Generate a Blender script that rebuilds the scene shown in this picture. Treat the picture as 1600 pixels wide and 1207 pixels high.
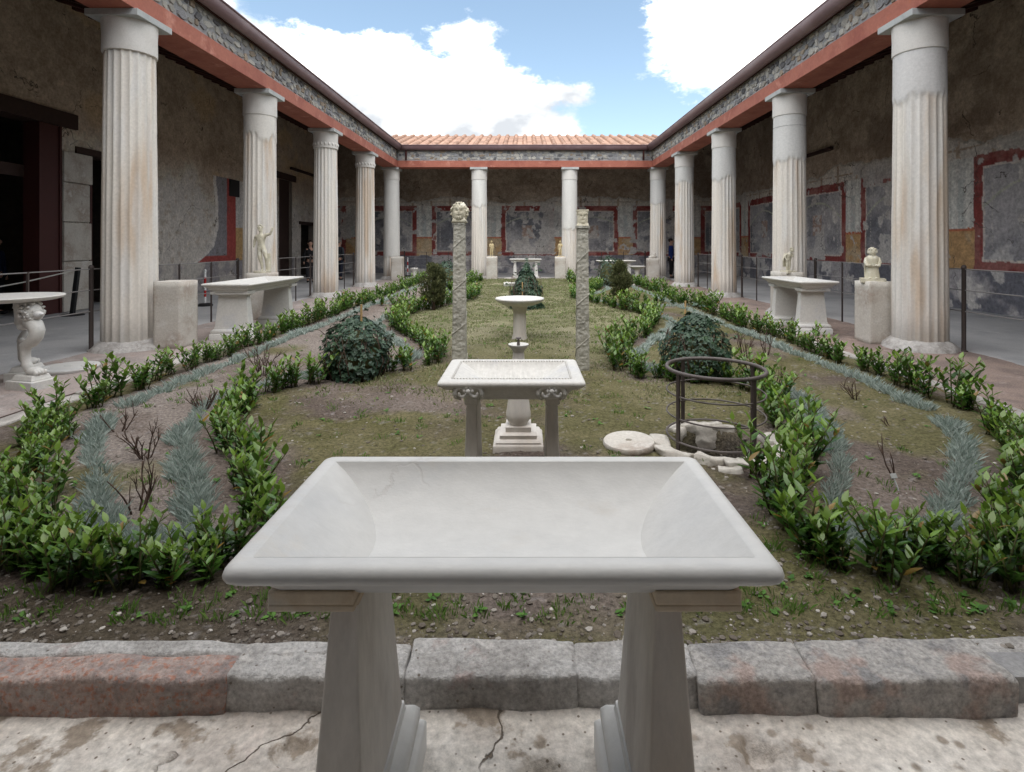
import bpy, bmesh, math, random
import numpy as np
from mathutils import Vector, Matrix, noise as mnoise
for o in list(bpy.data.objects): bpy.data.objects.remove(o)
S = bpy.context.scene
COL = S.collection
R = math.radians
# ------------------------------------------------------------------ camera
F, HX, HY, EYE = 844.0, 820.0, 382.0, 1.40
cam = bpy.data.cameras.new('camera'); camo = bpy.data.objects.new('camera', cam); COL.objects.link(camo)
cam.sensor_width = 36; cam.lens = F/1600*36
cam.shift_x = -(HX-800)/1600; cam.shift_y = -(603.5-HY)/1600
cam.clip_start = .05; cam.clip_end = 500
camo.location = (0, 0, EYE); camo.rotation_euler = (R(90), 0, 0)
S.camera = camo
# ------------------------------------------------------------------ sky
W = bpy.data.worlds.new('World'); S.world = W; W.use_nodes = True
nt = W.node_tree; nt.nodes.clear()
def N(t, **k):
    n = nt.nodes.new(t)
    for a, b in k.items(): setattr(n, a, b)
    return n
def L(a, b): nt.links.new(a, b)
SUN_EL, SUN_AZ = 68, 184
wo = N('ShaderNodeOutputWorld'); bg = N('ShaderNodeBackground'); L(bg.outputs[0], wo.inputs[0])
sky = N('ShaderNodeTexSky', sky_type='NISHITA'); sky.sun_disc = False
sky.sun_elevation = R(SUN_EL); sky.sun_rotation = R(SUN_AZ); sky.air_density = 1.0; sky.dust_density = 1.0; sky.ozone_density = 1.5
tc = N('ShaderNodeTexCoord')
def vmath(op, a, b=None):
    n = N('ShaderNodeVectorMath', operation=op)
    for i, v in enumerate((a, b)):
        if v is None: continue
        if isinstance(v, (tuple, list)): n.inputs[i].default_value = v
        else: L(v, n.inputs[i])
    return n
def fmath(op, a, b=None, clamp=False):
    n = N('ShaderNodeMath', operation=op, use_clamp=clamp)
    for i, v in enumerate((a, b)):
        if v is None: continue
        if isinstance(v, (int, float)): n.inputs[i].default_value = v
        else: L(v, n.inputs[i])
    return n.outputs[0]
d = vmath('NORMALIZE', tc.outputs['Generated']).outputs[0]
sc = vmath('MULTIPLY', d, (1, 1, 1.7)).outputs[0]
n1 = N('ShaderNodeTexNoise'); n1.inputs['Scale'].default_value = 4.2; n1.inputs['Detail'].default_value = 9; n1.inputs['Roughness'].default_value = .58; n1.inputs['Distortion'].default_value = .25
L(sc, n1.inputs['Vector'])
nw = N('ShaderNodeTexNoise'); nw.inputs['Scale'].default_value = 6.5; nw.inputs['Detail'].default_value = 8; nw.inputs['Roughness'].default_value = .62; L(sc, nw.inputs['Vector'])
dwarp = vmath('NORMALIZE', vmath('ADD', d, vmath('MULTIPLY', vmath('SUBTRACT', nw.outputs['Color'], (.5, .5, .5)).outputs[0], (.34, .34, .30)).outputs[0]).outputs[0]).outputs[0]
dens = fmath('MULTIPLY', n1.outputs[0], 1.25)
def skydir(px, py): return Vector(((px-HX)/F, 1, (HY-py)/F)).normalized()
# banks of cloud and the open blue between them, as directions
for px, py, rad, amt in ((480, 150, .36, .30), (700, 165, .22, .26), (1160, 20, .26, .30), (1240, 90, .2, .2), (890, 215, .12, .20),
                         (480, -50, .15, -.30), (600, -35, .16, -.36), (760, -30, .22, -.34), (900, 60, .12, -.12), (1040, 190, .20, -.26), (950, 140, .14, -.20)):
    dd = vmath('DOT_PRODUCT', dwarp, tuple(skydir(px, py))).outputs['Value']
    t = fmath('SUBTRACT', dd, math.cos(rad)); t = fmath('DIVIDE', t, 1-math.cos(rad))
    t = fmath('MAXIMUM', t, 0.0)
    dens = fmath('ADD', dens, fmath('MULTIPLY', t, amt))
cl = N('ShaderNodeMapRange'); cl.interpolation_type = 'SMOOTHSTEP'
L(dens, cl.inputs[0]); cl.inputs[1].default_value = .53; cl.inputs[2].default_value = .80
n2 = N('ShaderNodeTexNoise'); n2.inputs['Scale'].default_value = 4.0; n2.inputs['Detail'].default_value = 6
L(vmath('ADD', sc, (3.1, 1.7, .4)).outputs[0], n2.inputs['Vector'])
cr = N('ShaderNodeValToRGB'); L(n2.outputs[0], cr.inputs[0])
cr.color_ramp.elements[0].position = .33; cr.color_ramp.elements[0].color = (1.9, 2.0, 2.12, 1)
cr.color_ramp.elements[1].position = .60; cr.color_ramp.elements[1].color = (7.8, 7.55, 7.1, 1)
# washed blue
hs = N('ShaderNodeHueSaturation'); hs.inputs['Saturation'].default_value = .86; hs.inputs['Hue'].default_value = .487; hs.inputs['Value'].default_value = .57; L(sky.outputs[0], hs.inputs['Color'])
mx = N('ShaderNodeMix', data_type='RGBA'); L(cl.outputs[0], mx.inputs[0]); L(hs.outputs[0], mx.inputs[6]); L(cr.outputs[0], mx.inputs[7])
L(mx.outputs[2], bg.inputs[0]); bg.inputs[1].default_value = .10
# ------------------------------------------------------------------ sun through cloud
sl = bpy.data.lights.new('sun', 'SUN'); sl.energy = 1.05; sl.angle = R(100); sl.color = (1, .96, .9)
so = bpy.data.objects.new('sun', sl); COL.objects.link(so)
az = R(SUN_AZ); el = R(SUN_EL)
sd = Vector((math.sin(az)*math.cos(el), math.cos(az)*math.cos(el), math.sin(el)))
so.rotation_euler = (-sd).to_track_quat('-Z', 'Y').to_euler(); so.location = (0, 10, 30)
# ------------------------------------------------------------------ exposure
S.view_settings.view_transform = 'Standard'; S.view_settings.look = 'None'
S.view_settings.exposure = 2.07; S.view_settings.gamma = 1; S.view_settings.use_curve_mapping = False
S.render.engine = 'CYCLES'
try: S.cycles.max_bounces = 5; S.cycles.diffuse_bounces = 4; S.cycles.glossy_bounces = 2; S.cycles.transmission_bounces = 2
except Exception: pass

# ------------------------------------------------------------------ helpers
def G(px, py, z=.06):
    Y = (EYE-z)*F/(py-HY); return ((px-HX)/F*Y, Y)
def P(px, py, Y): return ((px-HX)/F*Y, Y, EYE-(py-HY)/F*Y)
def hsh(ix, iy, s):
    v = np.sin(ix*127.1+iy*311.7+s*74.7)*43758.5453
    return v-np.floor(v)
def vnoise(x, y, s=0):
    ix = np.floor(x); iy = np.floor(y); fx = x-ix; fy = y-iy
    fx = fx*fx*(3-2*fx); fy = fy*fy*(3-2*fy)
    a = hsh(ix, iy, s); b = hsh(ix+1, iy, s); c = hsh(ix, iy+1, s); dd = hsh(ix+1, iy+1, s)
    return (a*(1-fx)+b*fx)*(1-fy)+(c*(1-fx)+dd*fx)*fy
def fbm(x, y, s=0, o=4):
    r = 0; a = .5; t = 0
    for i in range(o):
        r = r+a*vnoise(x, y, s+i*13); t += a; a *= .5; x = x*2.03+5.1; y = y*2.03+1.7
    return r/t
def sstep(a, b, x):
    t = np.clip((x-a)/(b-a), 0, 1); return t*t*(3-2*t)
def tag(o, label=None, cat=None, group=None, kind=None):
    if label: o['label'] = label
    if cat: o['category'] = cat
    if group: o['group'] = group
    if kind: o['kind'] = kind
    return o
def empty(name, loc=(0, 0, 0), rz=0, label=None, cat=None, group=None):
    o = bpy.data.objects.new(name, None); COL.objects.link(o); o.empty_display_size = .1
    o.location = loc; o.rotation_euler = (0, 0, rz)
    return tag(o, label, cat, group)
class MB:
    """collects shapes into one mesh"""
    def __init__(s): s.v = []; s.f = []; s.c = []
    def add(s, v, f, col=None):
        n = len(s.v); s.v += [tuple(p) for p in v]; s.f += [tuple(i+n for i in q) for q in f]
        if col is not None: s.c += [col]*len(v) if not isinstance(col[0], (tuple, list, np.ndarray)) else list(col)
    def box(s, x0, x1, y0, y1, z0, z1, col=None):
        s.add([(x0,y0,z0),(x1,y0,z0),(x1,y1,z0),(x0,y1,z0),(x0,y0,z1),(x1,y0,z1),(x1,y1,z1),(x0,y1,z1)],
              [(0,3,2,1),(4,5,6,7),(0,1,5,4),(1,2,6,5),(2,3,7,6),(3,0,4,7)], col)
    def frustum(s, a, za, b, zb, col=None):
        """a, b = (x0,x1,y0,y1) at heights za<zb"""
        x0,x1,y0,y1 = a; X0,X1,Y0,Y1 = b
        s.add([(x0,y0,za),(x1,y0,za),(x1,y1,za),(x0,y1,za),(X0,Y0,zb),(X1,Y0,zb),(X1,Y1,zb),(X0,Y1,zb)],
              [(0,3,2,1),(4,5,6,7),(0,1,5,4),(1,2,6,5),(2,3,7,6),(3,0,4,7)], col)
    def tube(s, pts, rad, n=8, col=None, closed=False, cap=True):
        pts = [Vector(p) for p in pts]; m = len(pts)
        if not hasattr(rad, '__len__'): rad = [rad]*m
        V = []; F_ = []; up = None
        for i, p in enumerate(pts):
            if closed: t = pts[(i+1) % m]-pts[i-1]
            else: t = pts[min(i+1, m-1)]-pts[max(i-1, 0)]
            if t.length < 1e-9: t = Vector((0, 0, 1))
            t.normalize()
            if up is None: up = t.orthogonal().normalized()
            u = up-t*up.dot(t)
            if u.length < 1e-6: u = t.orthogonal()
            u.normalize(); w = t.cross(u); up = u
            for k in range(n):
                a = 2*math.pi*k/n; V.append(p+(u*math.cos(a)+w*math.sin(a))*rad[i])
        for i in range(m if closed else m-1):
            j = (i+1) % m
            for k in range(n):
                l = (k+1) % n; F_.append((i*n+k, i*n+l, j*n+l, j*n+k))
        if cap and not closed:
            F_.append(tuple(range(n))[::-1]); F_.append(tuple((m-1)*n+k for k in range(n)))
        s.add(V, F_, col)
    def lathe(s, prof, n=32, c=(0, 0, 0), col=None, capb=True, capt=True):
        V = []; F_ = []
        for r, z in prof:
            for k in range(n):
                a = 2*math.pi*k/n; V.append((c[0]+r*math.cos(a), c[1]+r*math.sin(a), c[2]+z))
        for i in range(len(prof)-1):
            for k in range(n):
                l = (k+1) % n; F_.append((i*n+k, i*n+l, (i+1)*n+l, (i+1)*n+k))
        if capb: F_.append(tuple(range(n))[::-1])
        if capt: F_.append(tuple((len(prof)-1)*n+k for k in range(n)))
        s.add(V, F_, col)
    def ball(s, c, r, n=10, m=7, col=None):
        if not hasattr(r, '__len__'): r = (r, r, r)
        V = [(c[0], c[1], c[2]-r[2])]; F_ = []
        for i in range(1, m):
            t = -math.pi/2+math.pi*i/m
            for k in range(n):
                a = 2*math.pi*k/n; V.append((c[0]+r[0]*math.cos(t)*math.cos(a), c[1]+r[1]*math.cos(t)*math.sin(a), c[2]+r[2]*math.sin(t)))
        V.append((c[0], c[1], c[2]+r[2])); T = len(V)-1
        for k in range(n):
            l = (k+1) % n; F_.append((0, 1+l, 1+k)); F_.append((T, 1+(m-2)*n+k, 1+(m-2)*n+l))
            for i in range(m-2): F_.append((1+i*n+k, 1+i*n+l, 1+(i+1)*n+l, 1+(i+1)*n+k))
        s.add(V, F_, col)
    def mesh(s, name, mat, smooth=False):
        me = bpy.data.meshes.new(name); me.from_pydata(s.v, [], s.f); me.update()
        if s.c and len(s.c) == len(s.v): setcol(me, np.array([tuple(c)[:3] for c in s.c]))
        if mat: me.materials.append(mat)
        if smooth is True: me.polygons.foreach_set('use_smooth', [True]*len(me.polygons))
        elif smooth: me.polygons.foreach_set('use_smooth', [True]*len(me.polygons)); me.set_sharp_from_angle(angle=R(smooth))
        return me
    def build(s, name, mat, parent=None, smooth=False, loc=None):
        return link(name, s.mesh(name, mat, smooth), parent, loc)
def setcol(me, c):
    a = me.color_attributes.new('Col', 'FLOAT_COLOR', 'POINT')
    c4 = np.ones((len(c), 4), np.float32); c4[:, :3] = c; a.data.foreach_set('color', c4.ravel())
def link(name, me, parent=None, loc=None):
    o = bpy.data.objects.new(name, me); COL.objects.link(o); o.parent = parent
    if loc is not None: o.location = loc
    return o
def gridmesh(name, V, nu, nv, mat, col=None, smooth=True, keep=None):
    idx = np.arange(nu*nv).reshape(nv, nu)
    q = np.stack([idx[:-1, :-1], idx[:-1, 1:], idx[1:, 1:], idx[1:, :-1]], -1).reshape(-1, 4)
    if keep is not None: q = q[keep.reshape(-1)]
    me = bpy.data.meshes.new(name)
    me.vertices.add(len(V)); me.vertices.foreach_set('co', np.asarray(V, np.float32).ravel())
    me.loops.add(len(q)*4); me.loops.foreach_set('vertex_index', q.ravel().astype(np.int32))
    me.polygons.add(len(q)); me.polygons.foreach_set('loop_start', np.arange(0, len(q)*4, 4, dtype=np.int32))
    me.polygons.foreach_set('use_smooth', np.full(len(q), bool(smooth))); me.update(calc_edges=True)
    if col is not None: setcol(me, np.clip(col, 0, 1))
    me.materials.append(mat); return me
def npmesh(name, V, Q, mat, col=None, smooth=False):
    """V (n,3), Q (m,k) faces of equal size"""
    k = Q.shape[1]; me = bpy.data.meshes.new(name)
    me.vertices.add(len(V)); me.vertices.foreach_set('co', np.asarray(V, np.float32).ravel())
    me.loops.add(len(Q)*k); me.loops.foreach_set('vertex_index', Q.ravel().astype(np.int32))
    me.polygons.add(len(Q)); me.polygons.foreach_set('loop_start', np.arange(0, len(Q)*k, k, dtype=np.int32))
    me.polygons.foreach_set('use_smooth', np.full(len(Q), bool(smooth))); me.update(calc_edges=True)
    if col is not None: setcol(me, np.clip(col, 0, 1))
    me.materials.append(mat); return me
# ------------------------------------------------------------------ materials
def mat(name, base=(.5, .5, .5), var=None, vs=4.0, rough=.8, bump=.0, bs=40.0, attr=False, spec=.3, objrand=0.0, fine=.12, fs=60.0, spots=None, translucent=0, stretch=None, metal=0):
    """procedural surface: base colour (or the painted 'Col' attribute) broken by large and fine noise, with relief"""
    m = bpy.data.materials.new(name); m.use_nodes = True; t = m.node_tree; b = t.nodes['Principled BSDF']
    def n(ty, **k):
        x = t.nodes.new(ty)
        for a, c in k.items(): setattr(x, a, c)
        return x
    tcn = n('ShaderNodeTexCoord'); vec = tcn.outputs['Object']
    if stretch:
        mp = n('ShaderNodeMapping'); mp.inputs['Scale'].default_value = stretch; t.links.new(vec, mp.inputs[0]); vec = mp.outputs[0]
    if attr:
        ca = n('ShaderNodeAttribute', attribute_name='Col'); col = ca.outputs['Color']
    else:
        rgb = n('ShaderNodeRGB'); rgb.outputs[0].default_value = (*base, 1); col = rgb.outputs[0]
    def noise(scale, detail=6, rough_=.6):
        x = n('ShaderNodeTexNoise'); x.inputs['Scale'].default_value = scale; x.inputs['Detail'].default_value = detail; x.inputs['Roughness'].default_value = rough_
        t.links.new(vec, x.inputs['Vector']); return x.outputs[0]
    def ramp(src, a, b_):
        x = n('ShaderNodeMapRange'); x.interpolation_type = 'SMOOTHSTEP'; t.links.new(src, x.inputs[0]); x.inputs[1].default_value = a; x.inputs[2].default_value = b_; return x.outputs[0]
    def mix(f, a, c, mode='MIX'):
        x = n('ShaderNodeMix', data_type='RGBA', blend_type=mode)
        if isinstance(f, (int, float)): x.inputs[0].default_value = f
        else: t.links.new(f, x.inputs[0])
        for i, v in ((6, a), (7, c)):
            if isinstance(v, tuple): x.inputs[i].default_value = (*v, 1)
            else: t.links.new(v, x.inputs[i])
        return x.outputs[2]
    if var:
        for k, (c, a, b_, sc_) in enumerate(var):
            col = mix(ramp(noise(sc_), a, b_), col, c)
    if spots:
        for c, sc_, a, b_ in spots:
            v = n('ShaderNodeTexVoronoi'); v.inputs['Scale'].default_value = sc_; t.links.new(vec, v.inputs['Vector'])
            col = mix(ramp(v.outputs['Distance'], b_, a), col, c)
    if fine:
        f = n('ShaderNodeMapRange'); t.links.new(noise(fs, 5, .7), f.inputs[0]); f.inputs[1].default_value = .25; f.inputs[2].default_value = .75
        f.inputs[3].default_value = 1-fine*2; f.inputs[4].default_value = 1+fine*2
        cc = n('ShaderNodeCombineColor'); [t.links.new(f.outputs[0], cc.inputs[i]) for i in range(3)]
        col = mix(1.0, col, cc.outputs[0], 'MULTIPLY')
    if objrand:
        oi = n('ShaderNodeObjectInfo'); h = n('ShaderNodeHueSaturation')
        f = n('ShaderNodeMapRange'); t.links.new(oi.outputs['Random'], f.inputs[0]); f.inputs[3].default_value = 1-objrand; f.inputs[4].default_value = 1+objrand
        t.links.new(f.outputs[0], h.inputs['Value']); t.links.new(col, h.inputs['Color']); col = h.outputs[0]
    t.links.new(col, b.inputs['Base Color'])
    b.inputs['Roughness'].default_value = rough; b.inputs['Specular IOR Level'].default_value = spec; b.inputs['Metallic'].default_value = metal
    if bump:
        bn = n('ShaderNodeBump'); bn.inputs['Strength'].default_value = 1; bn.inputs['Distance'].default_value = bump
        t.links.new(noise(bs, 8, .65), bn.inputs['Height']); t.links.new(bn.outputs[0], b.inputs['Normal'])
    if translucent:
        tr = n('ShaderNodeBsdfTranslucent'); t.links.new(col, tr.inputs[0]); ms = n('ShaderNodeMixShader'); ms.inputs[0].default_value = translucent
        t.links.new(b.outputs[0], ms.inputs[1]); t.links.new(tr.outputs[0], ms.inputs[2]); t.links.new(ms.outputs[0], t.nodes['Material Output'].inputs[0])
    return m
M = {}
M['marble'] = mat('white_marble', (.60, .585, .55), [((.52, .52, .53), .5, .72, 3.5), ((.60, .55, .46), .56, .78, 2.0)], rough=.5, bump=.002, bs=60, fine=.07, fs=40, spec=.35)
M['marble_grey'] = mat('grey_white_marble', (.60, .59, .565), [((.52, .52, .515), .45, .75, 2.6), ((.57, .53, .47), .58, .78, 5.0)], rough=.45, bump=.0008, bs=90, fine=.035, fs=25, spec=.35, stretch=(.6, 1, 1))
M['marble_stain'] = mat('stained_marble', (.64, .605, .56), [((.47, .41, .35), .45, .7, 2.2), ((.5, .46, .42), .5, .7, 6)], rough=.55, bump=.0015, bs=60, fine=.06, fs=35, stretch=(1, 1, .3))
M['marble_warm'] = mat('honey_stained_marble', (.60, .50, .375), [((.48, .36, .24), .45, .65, 5), ((.62, .57, .49), .5, .7, 9)], rough=.6, bump=.001, bs=60, fine=.06, fs=35)
M['statue'] = mat('aged_statue_marble', (.58, .54, .42), [((.40, .37, .28), .45, .7, 9.0), ((.66, .64, .56), .5, .7, 14)], rough=.6, bump=.002, bs=70, fine=.06)
M['statue_gold'] = mat('yellowed_statue_marble', (.60, .49, .28), [((.40, .33, .2), .45, .7, 9.0)], rough=.6, bump=.002, bs=70, fine=.06)
M['block'] = mat('rough_limestone', (.52, .49, .44), [((.38, .32, .27), .45, .62, 3.0), ((.58, .56, .52), .5, .7, 6), ((.33, .27, .23), .6, .75, 5)], rough=.9, bump=.006, bs=30, fine=.1, fs=45)
M['herm'] = mat('carved_greenish_marble', (.40, .385, .33), [((.28, .27, .23), .45, .65, 10), ((.5, .49, .44), .52, .7, 24)], rough=.75, bump=.006, bs=42, fine=.08)
M['shaft'] = mat('stuccoed_column', attr=True, rough=.78, bump=.004, bs=26, fine=.06, fs=30)
M['cement'] = mat('smooth_column_cement', (.64, .61, .57), [((.57, .54, .495), .45, .7, 3)], rough=.85, bump=.0015, bs=50, fine=.05)
M['abacus'] = mat('grey_abacus_stone', (.42, .43, .42), [((.34, .345, .34), .45, .7, 4)], rough=.85, bump=.001, bs=60, fine=.05)
M['mortar_base'] = mat('crumbling_mortar', (.44, .42, .40), [((.32, .30, .28), .45, .65, 9)], rough=.95, bump=.015, bs=22, fine=.15, fs=30)
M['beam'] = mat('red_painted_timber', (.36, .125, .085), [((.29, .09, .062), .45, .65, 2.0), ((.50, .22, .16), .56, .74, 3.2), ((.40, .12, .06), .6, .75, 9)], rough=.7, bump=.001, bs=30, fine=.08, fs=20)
M['gutter'] = mat('purple_brown_gutter', (.17, .105, .11), [((.23, .16, .165), .45, .7, 1.5)], rough=.45, fine=.04, spec=.5)
M['tile'] = mat('terracotta_tile', (.38, .235, .17), [((.29, .185, .14), .45, .65, 5), ((.5, .33, .25), .55, .75, 8)], rough=.85, bump=.003, bs=40, fine=.1, objrand=.22)
M['mortar'] = mat('grey_mortar', (.27, .265, .265), [((.36, .35, .335), .45, .65, 5)], rough=.95, bump=.012, bs=30, fine=.12)
M['stone_a'] = mat('dark_lava_stone', (.19, .185, .19), [((.27, .26, .26), .45, .65, 12)], rough=.9, bump=.008, bs=40, fine=.15, objrand=.45)
M['stone_b'] = mat('pale_limestone_rubble', (.44, .415, .37), [((.33, .3, .27), .45, .65, 12)], rough=.9, bump=.008, bs=40, fine=.15, objrand=.22)
M['stone_c'] = mat('tawny_tufa_rubble', (.34, .27, .20), [((.22, .18, .15), .45, .65, 12)], rough=.9, bump=.008, bs=40, fine=.15, objrand=.25)
M['wall'] = mat('old_painted_plaster', attr=True, rough=.92, bump=.02, bs=11, fine=.2, fs=16)
M['plaster'] = mat('bare_brown_plaster', (.28, .24, .205), [((.2, .165, .14), .45, .65, 1.5), ((.34, .3, .26), .55, .75, 4)], rough=.95, bump=.01, bs=16, fine=.14, fs=20)
M['pale_plaster'] = mat('pale_near_plaster', (.52, .48, .43), [((.42, .38, .34), .45, .65, 2)], rough=.95, fine=.08)
M['dark_wood'] = mat('dark_brown_timber', (.045, .025, .02), rough=.7, bump=.002, bs=20, fine=.12, fs=12)
M['red_frame'] = mat('dark_red_door_frame', (.065, .020, .018), rough=.55, fine=.08)
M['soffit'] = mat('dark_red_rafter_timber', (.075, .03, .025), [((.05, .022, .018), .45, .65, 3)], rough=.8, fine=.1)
M['room'] = mat('dim_room_plaster', (.05, .04, .032), rough=.95, fine=.2, fs=6)  # near-black colour stands for the unlit dark of the door rooms
M['ochre'] = mat('ochre_fresco', (.30, .15, .03), rough=.9, fine=.15)
M['floor'] = mat('grey_cement_floor', (.42, .415, .415), [((.33, .33, .335), .45, .68, .9), ((.47, .46, .455), .55, .72, 2.5)], rough=.9, bump=.004, bs=40, fine=.12, fs=60)
M['styl'] = mat('pinkish_worn_edging', (.36, .30, .275), [((.27, .235, .22), .42, .62, 1.6), ((.43, .385, .36), .52, .72, 3.0), ((.30, .21, .175), .58, .74, 7)], rough=.95, bump=.012, bs=25, fine=.14, fs=50)
M['gravel_edge'] = mat('red_gravel_edging', (.31, .235, .20), [((.22, .17, .15), .42, .62, 2.0), ((.38, .31, .28), .55, .75, 5.0)], rough=.95, bump=.018, bs=45, fine=.25, fs=70)
M['kerb_pale'] = mat('pale_kerb_stone', (.42, .395, .365), [((.3, .28, .26), .45, .65, 4)], rough=.95, bump=.01, bs=30, fine=.12, objrand=.12)
M['soil'] = mat('garden_soil', attr=True, rough=.97, bump=.03, bs=40, fine=.34, fs=48, spec=.1)
M['iron'] = mat('dark_brown_iron', (.055, .042, .038), rough=.6, fine=.1, spec=.4)
M['iron_grey'] = mat('weathered_grey_iron', (.11, .095, .088), [((.07, .055, .05), .45, .7, 8)], rough=.6, fine=.1, spec=.4)
M['black'] = mat('black_stanchion_metal', (.02, .02, .022), rough=.45, fine=.05)
M['rope'] = mat('pale_rope', (.55, .53, .49), rough=.9, fine=.1)
M['cable'] = mat('steel_cable', (.20, .19, .185), rough=.5, fine=.05)
M['red_paint'] = mat('red_plastic', (.45, .03, .03), rough=.5, fine=.04)
M['white_paint'] = mat('white_plastic', (.75, .75, .74), rough=.5, fine=.04)
M['leaf'] = mat('glossy_laurel_leaf', attr=True, rough=.27, fine=.0, spec=.5, translucent=.22, objrand=.16)
M['grey_leaf'] = mat('silver_santolina_leaf', attr=True, rough=.8, fine=.0, translucent=.2)
M['ivy_leaf'] = mat('dark_ivy_leaf', attr=True, rough=.42, fine=.0, spec=.35, translucent=.12)
M['jun_leaf'] = mat('olive_juniper_needles', attr=True, rough=.8, fine=.0, translucent=.15)
M['grass'] = mat('grass_blade', attr=True, rough=.7, fine=.0, translucent=.3)
M['stem'] = mat('green_brown_stem', (.10, .10, .04), rough=.8, fine=.1)
M['twig'] = mat('bare_brown_twig', (.085, .055, .042), rough=.9, fine=.15)
M['stake'] = mat('pale_wooden_stake', (.42, .28, .13), rough=.8, fine=.12)
M['pebble'] = mat('pale_pebble', attr=True, rough=.9, fine=.1)
M['deadleaf'] = mat('dry_brown_leaf', (.28, .14, .07), rough=.9, fine=.15)
rng = random.Random(7); nr = np.random.default_rng(7)
WXL, WXR, WYB = -9.5, 9.5, 26.3        # portico walls
CX_, CY = 5.355, [7.33, 10.93, 14.53, 18.13, 21.73]
ZB0, ZB1, ZS1, ZG = 4.46, 4.72, 5.12, 5.30   # beam bottom, beam top, stone top, gutter top
# ------------------------------------------------------------------ ground sheets
def sheet(name, x0, x1, y0, y1, z, m, du=.25, rough=0.0, seed=0, kind='structure', zf=None):
    nu = max(2, int((x1-x0)/du)+1); nv = max(2, int((y1-y0)/du)+1)
    x, y = np.meshgrid(np.linspace(x0, x1, nu), np.linspace(y0, y1, nv))
    zz = z+rough*(fbm(x*2.1, y*2.1, seed, 3)-.5)*2
    if zf is not None: zz = zz+zf(x, y)
    o = link(name, gridmesh(name, np.stack([x, y, zz], -1).reshape(-1, 3), nu, nv, m)); tag(o, kind=kind); return o
big = MB(); big.box(-120, 120, -120, 120, -.9, -.5); tag(big.build('ground', M['floor']), kind='structure')
sheet('portico_floor', -16, -5.62, -6, WYB+6, 0, M['floor'], .3, .006)
o = sheet('portico_floor', 5.75, 16, -6, WYB+6, 0, M['floor'], .3, .006, 3)
sheet('portico_floor', -5.64, 5.77, 22.3, WYB+6, -.001, M['floor'], .3, .004, 5)
sheet('walkway', -5.64, -4.13, 1.2, 22.32, .001, M['styl'], .06, .010, 8)
sheet('walkway', 4.05, 5.77, 1.2, 22.32, .001, M['gravel_edge'], .06, .012, 11)
sheet('walkway', -4.15, 4.07, 21.2, 22.32, .002, M['styl'], .08, .008, 14)
# front pavement, worn lime concrete with cracks and lost patches
pm = mat('cracked_lime_pavement', (.62, .575, .52), [((.47, .42, .375), .45, .62, 2.2), ((.70, .66, .61), .5, .7, 3.4), ((.30, .25, .20), .56, .62, 4.2), ((.54, .42, .36), .6, .74, 1.7)], rough=.95, bump=.012, bs=22, fine=.2, fs=38,
         spots=[((.2, .165, .13), 30, .08, .16), ((.34, .29, .24), 11, .10, .22)])
t_ = pm.node_tree; b_ = t_.nodes['Principled BSDF']
def add_cracks(m, col, scale=2.0, w=.012, thr=.5):
    t = m.node_tree; b = t.nodes['Principled BSDF']; src = b.inputs['Base Color'].links[0].from_socket
    tcn = t.nodes.new('ShaderNodeTexCoord'); nz = t.nodes.new('ShaderNodeTexNoise'); nz.inputs['Scale'].default_value = 5; nz.inputs['Detail'].default_value = 6
    t.links.new(tcn.outputs['Object'], nz.inputs['Vector'])
    mxv = t.nodes.new('ShaderNodeMix'); mxv.data_type = 'RGBA'; mxv.inputs[0].default_value = .28; t.links.new(tcn.outputs['Object'], mxv.inputs[6]); t.links.new(nz.outputs['Color'], mxv.inputs[7])
    v = t.nodes.new('ShaderNodeTexVoronoi'); v.feature = 'DISTANCE_TO_EDGE'; v.inputs['Scale'].default_value = scale; t.links.new(mxv.outputs[2], v.inputs['Vector'])
    mr = t.nodes.new('ShaderNodeMapRange'); t.links.new(v.outputs['Distance'], mr.inputs[0]); mr.inputs[1].default_value = w; mr.inputs[2].default_value = w*.3
    n2_ = t.nodes.new('ShaderNodeTexNoise'); n2_.inputs['Scale'].default_value = 2.3; t.links.new(tcn.outputs['Object'], n2_.inputs['Vector'])
    m2 = t.nodes.new('ShaderNodeMapRange'); t.links.new(n2_.outputs[0], m2.inputs[0]); m2.inputs[1].default_value = thr-.04; m2.inputs[2].default_value = thr+.04
    mu = t.nodes.new('ShaderNodeMath'); mu.operation = 'MULTIPLY'; t.links.new(mr.outputs[0], mu.inputs[0]); t.links.new(m2.outputs[0], mu.inputs[1])
    mx_ = t.nodes.new('ShaderNodeMix'); mx_.data_type = 'RGBA'; t.links.new(mu.outputs[0], mx_.inputs[0]); t.links.new(src, mx_.inputs[6]); mx_.inputs[7].default_value = (*col, 1)
    t.links.new(mx_.outputs[2], b.inputs['Base Color'])
    bn = b.inputs['Normal'].links[0].from_node if b.inputs['Normal'].links else None
    if bn:
        hs_ = bn.inputs['Height'].links[0].from_socket; sb = t.nodes.new('ShaderNodeMath'); sb.operation = 'SUBTRACT'; t.links.new(hs_, sb.inputs[0]); t.links.new(mu.outputs[0], sb.inputs[1]); t.links.new(sb.outputs[0], bn.inputs['Height'])
add_cracks(pm, (.16, .13, .10), 2.0, .009, .5)
add_cracks(M['wall'], (.13, .11, .095), .9, .006, .52)
add_cracks(M['marble_grey'], (.52, .50, .475), 1.5, .008, .54)
pits = [(nr.uniform(-2.6, 2.6), nr.uniform(1.0, 1.5), nr.uniform(.02, .07)) for _ in range(26)]
def pave(x, y):
    z = 0.02*(fbm(x*3, y*3, 4, 4)-.5)
    for px, py, r in pits:
        dd = np.sqrt(((x-px)/1.6)**2+(y-py)**2)+.03*(fbm(x*14, y*14, 9, 2)-.5); z = z-.022*(1-sstep(r*.6, r, dd))
    return z
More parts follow.
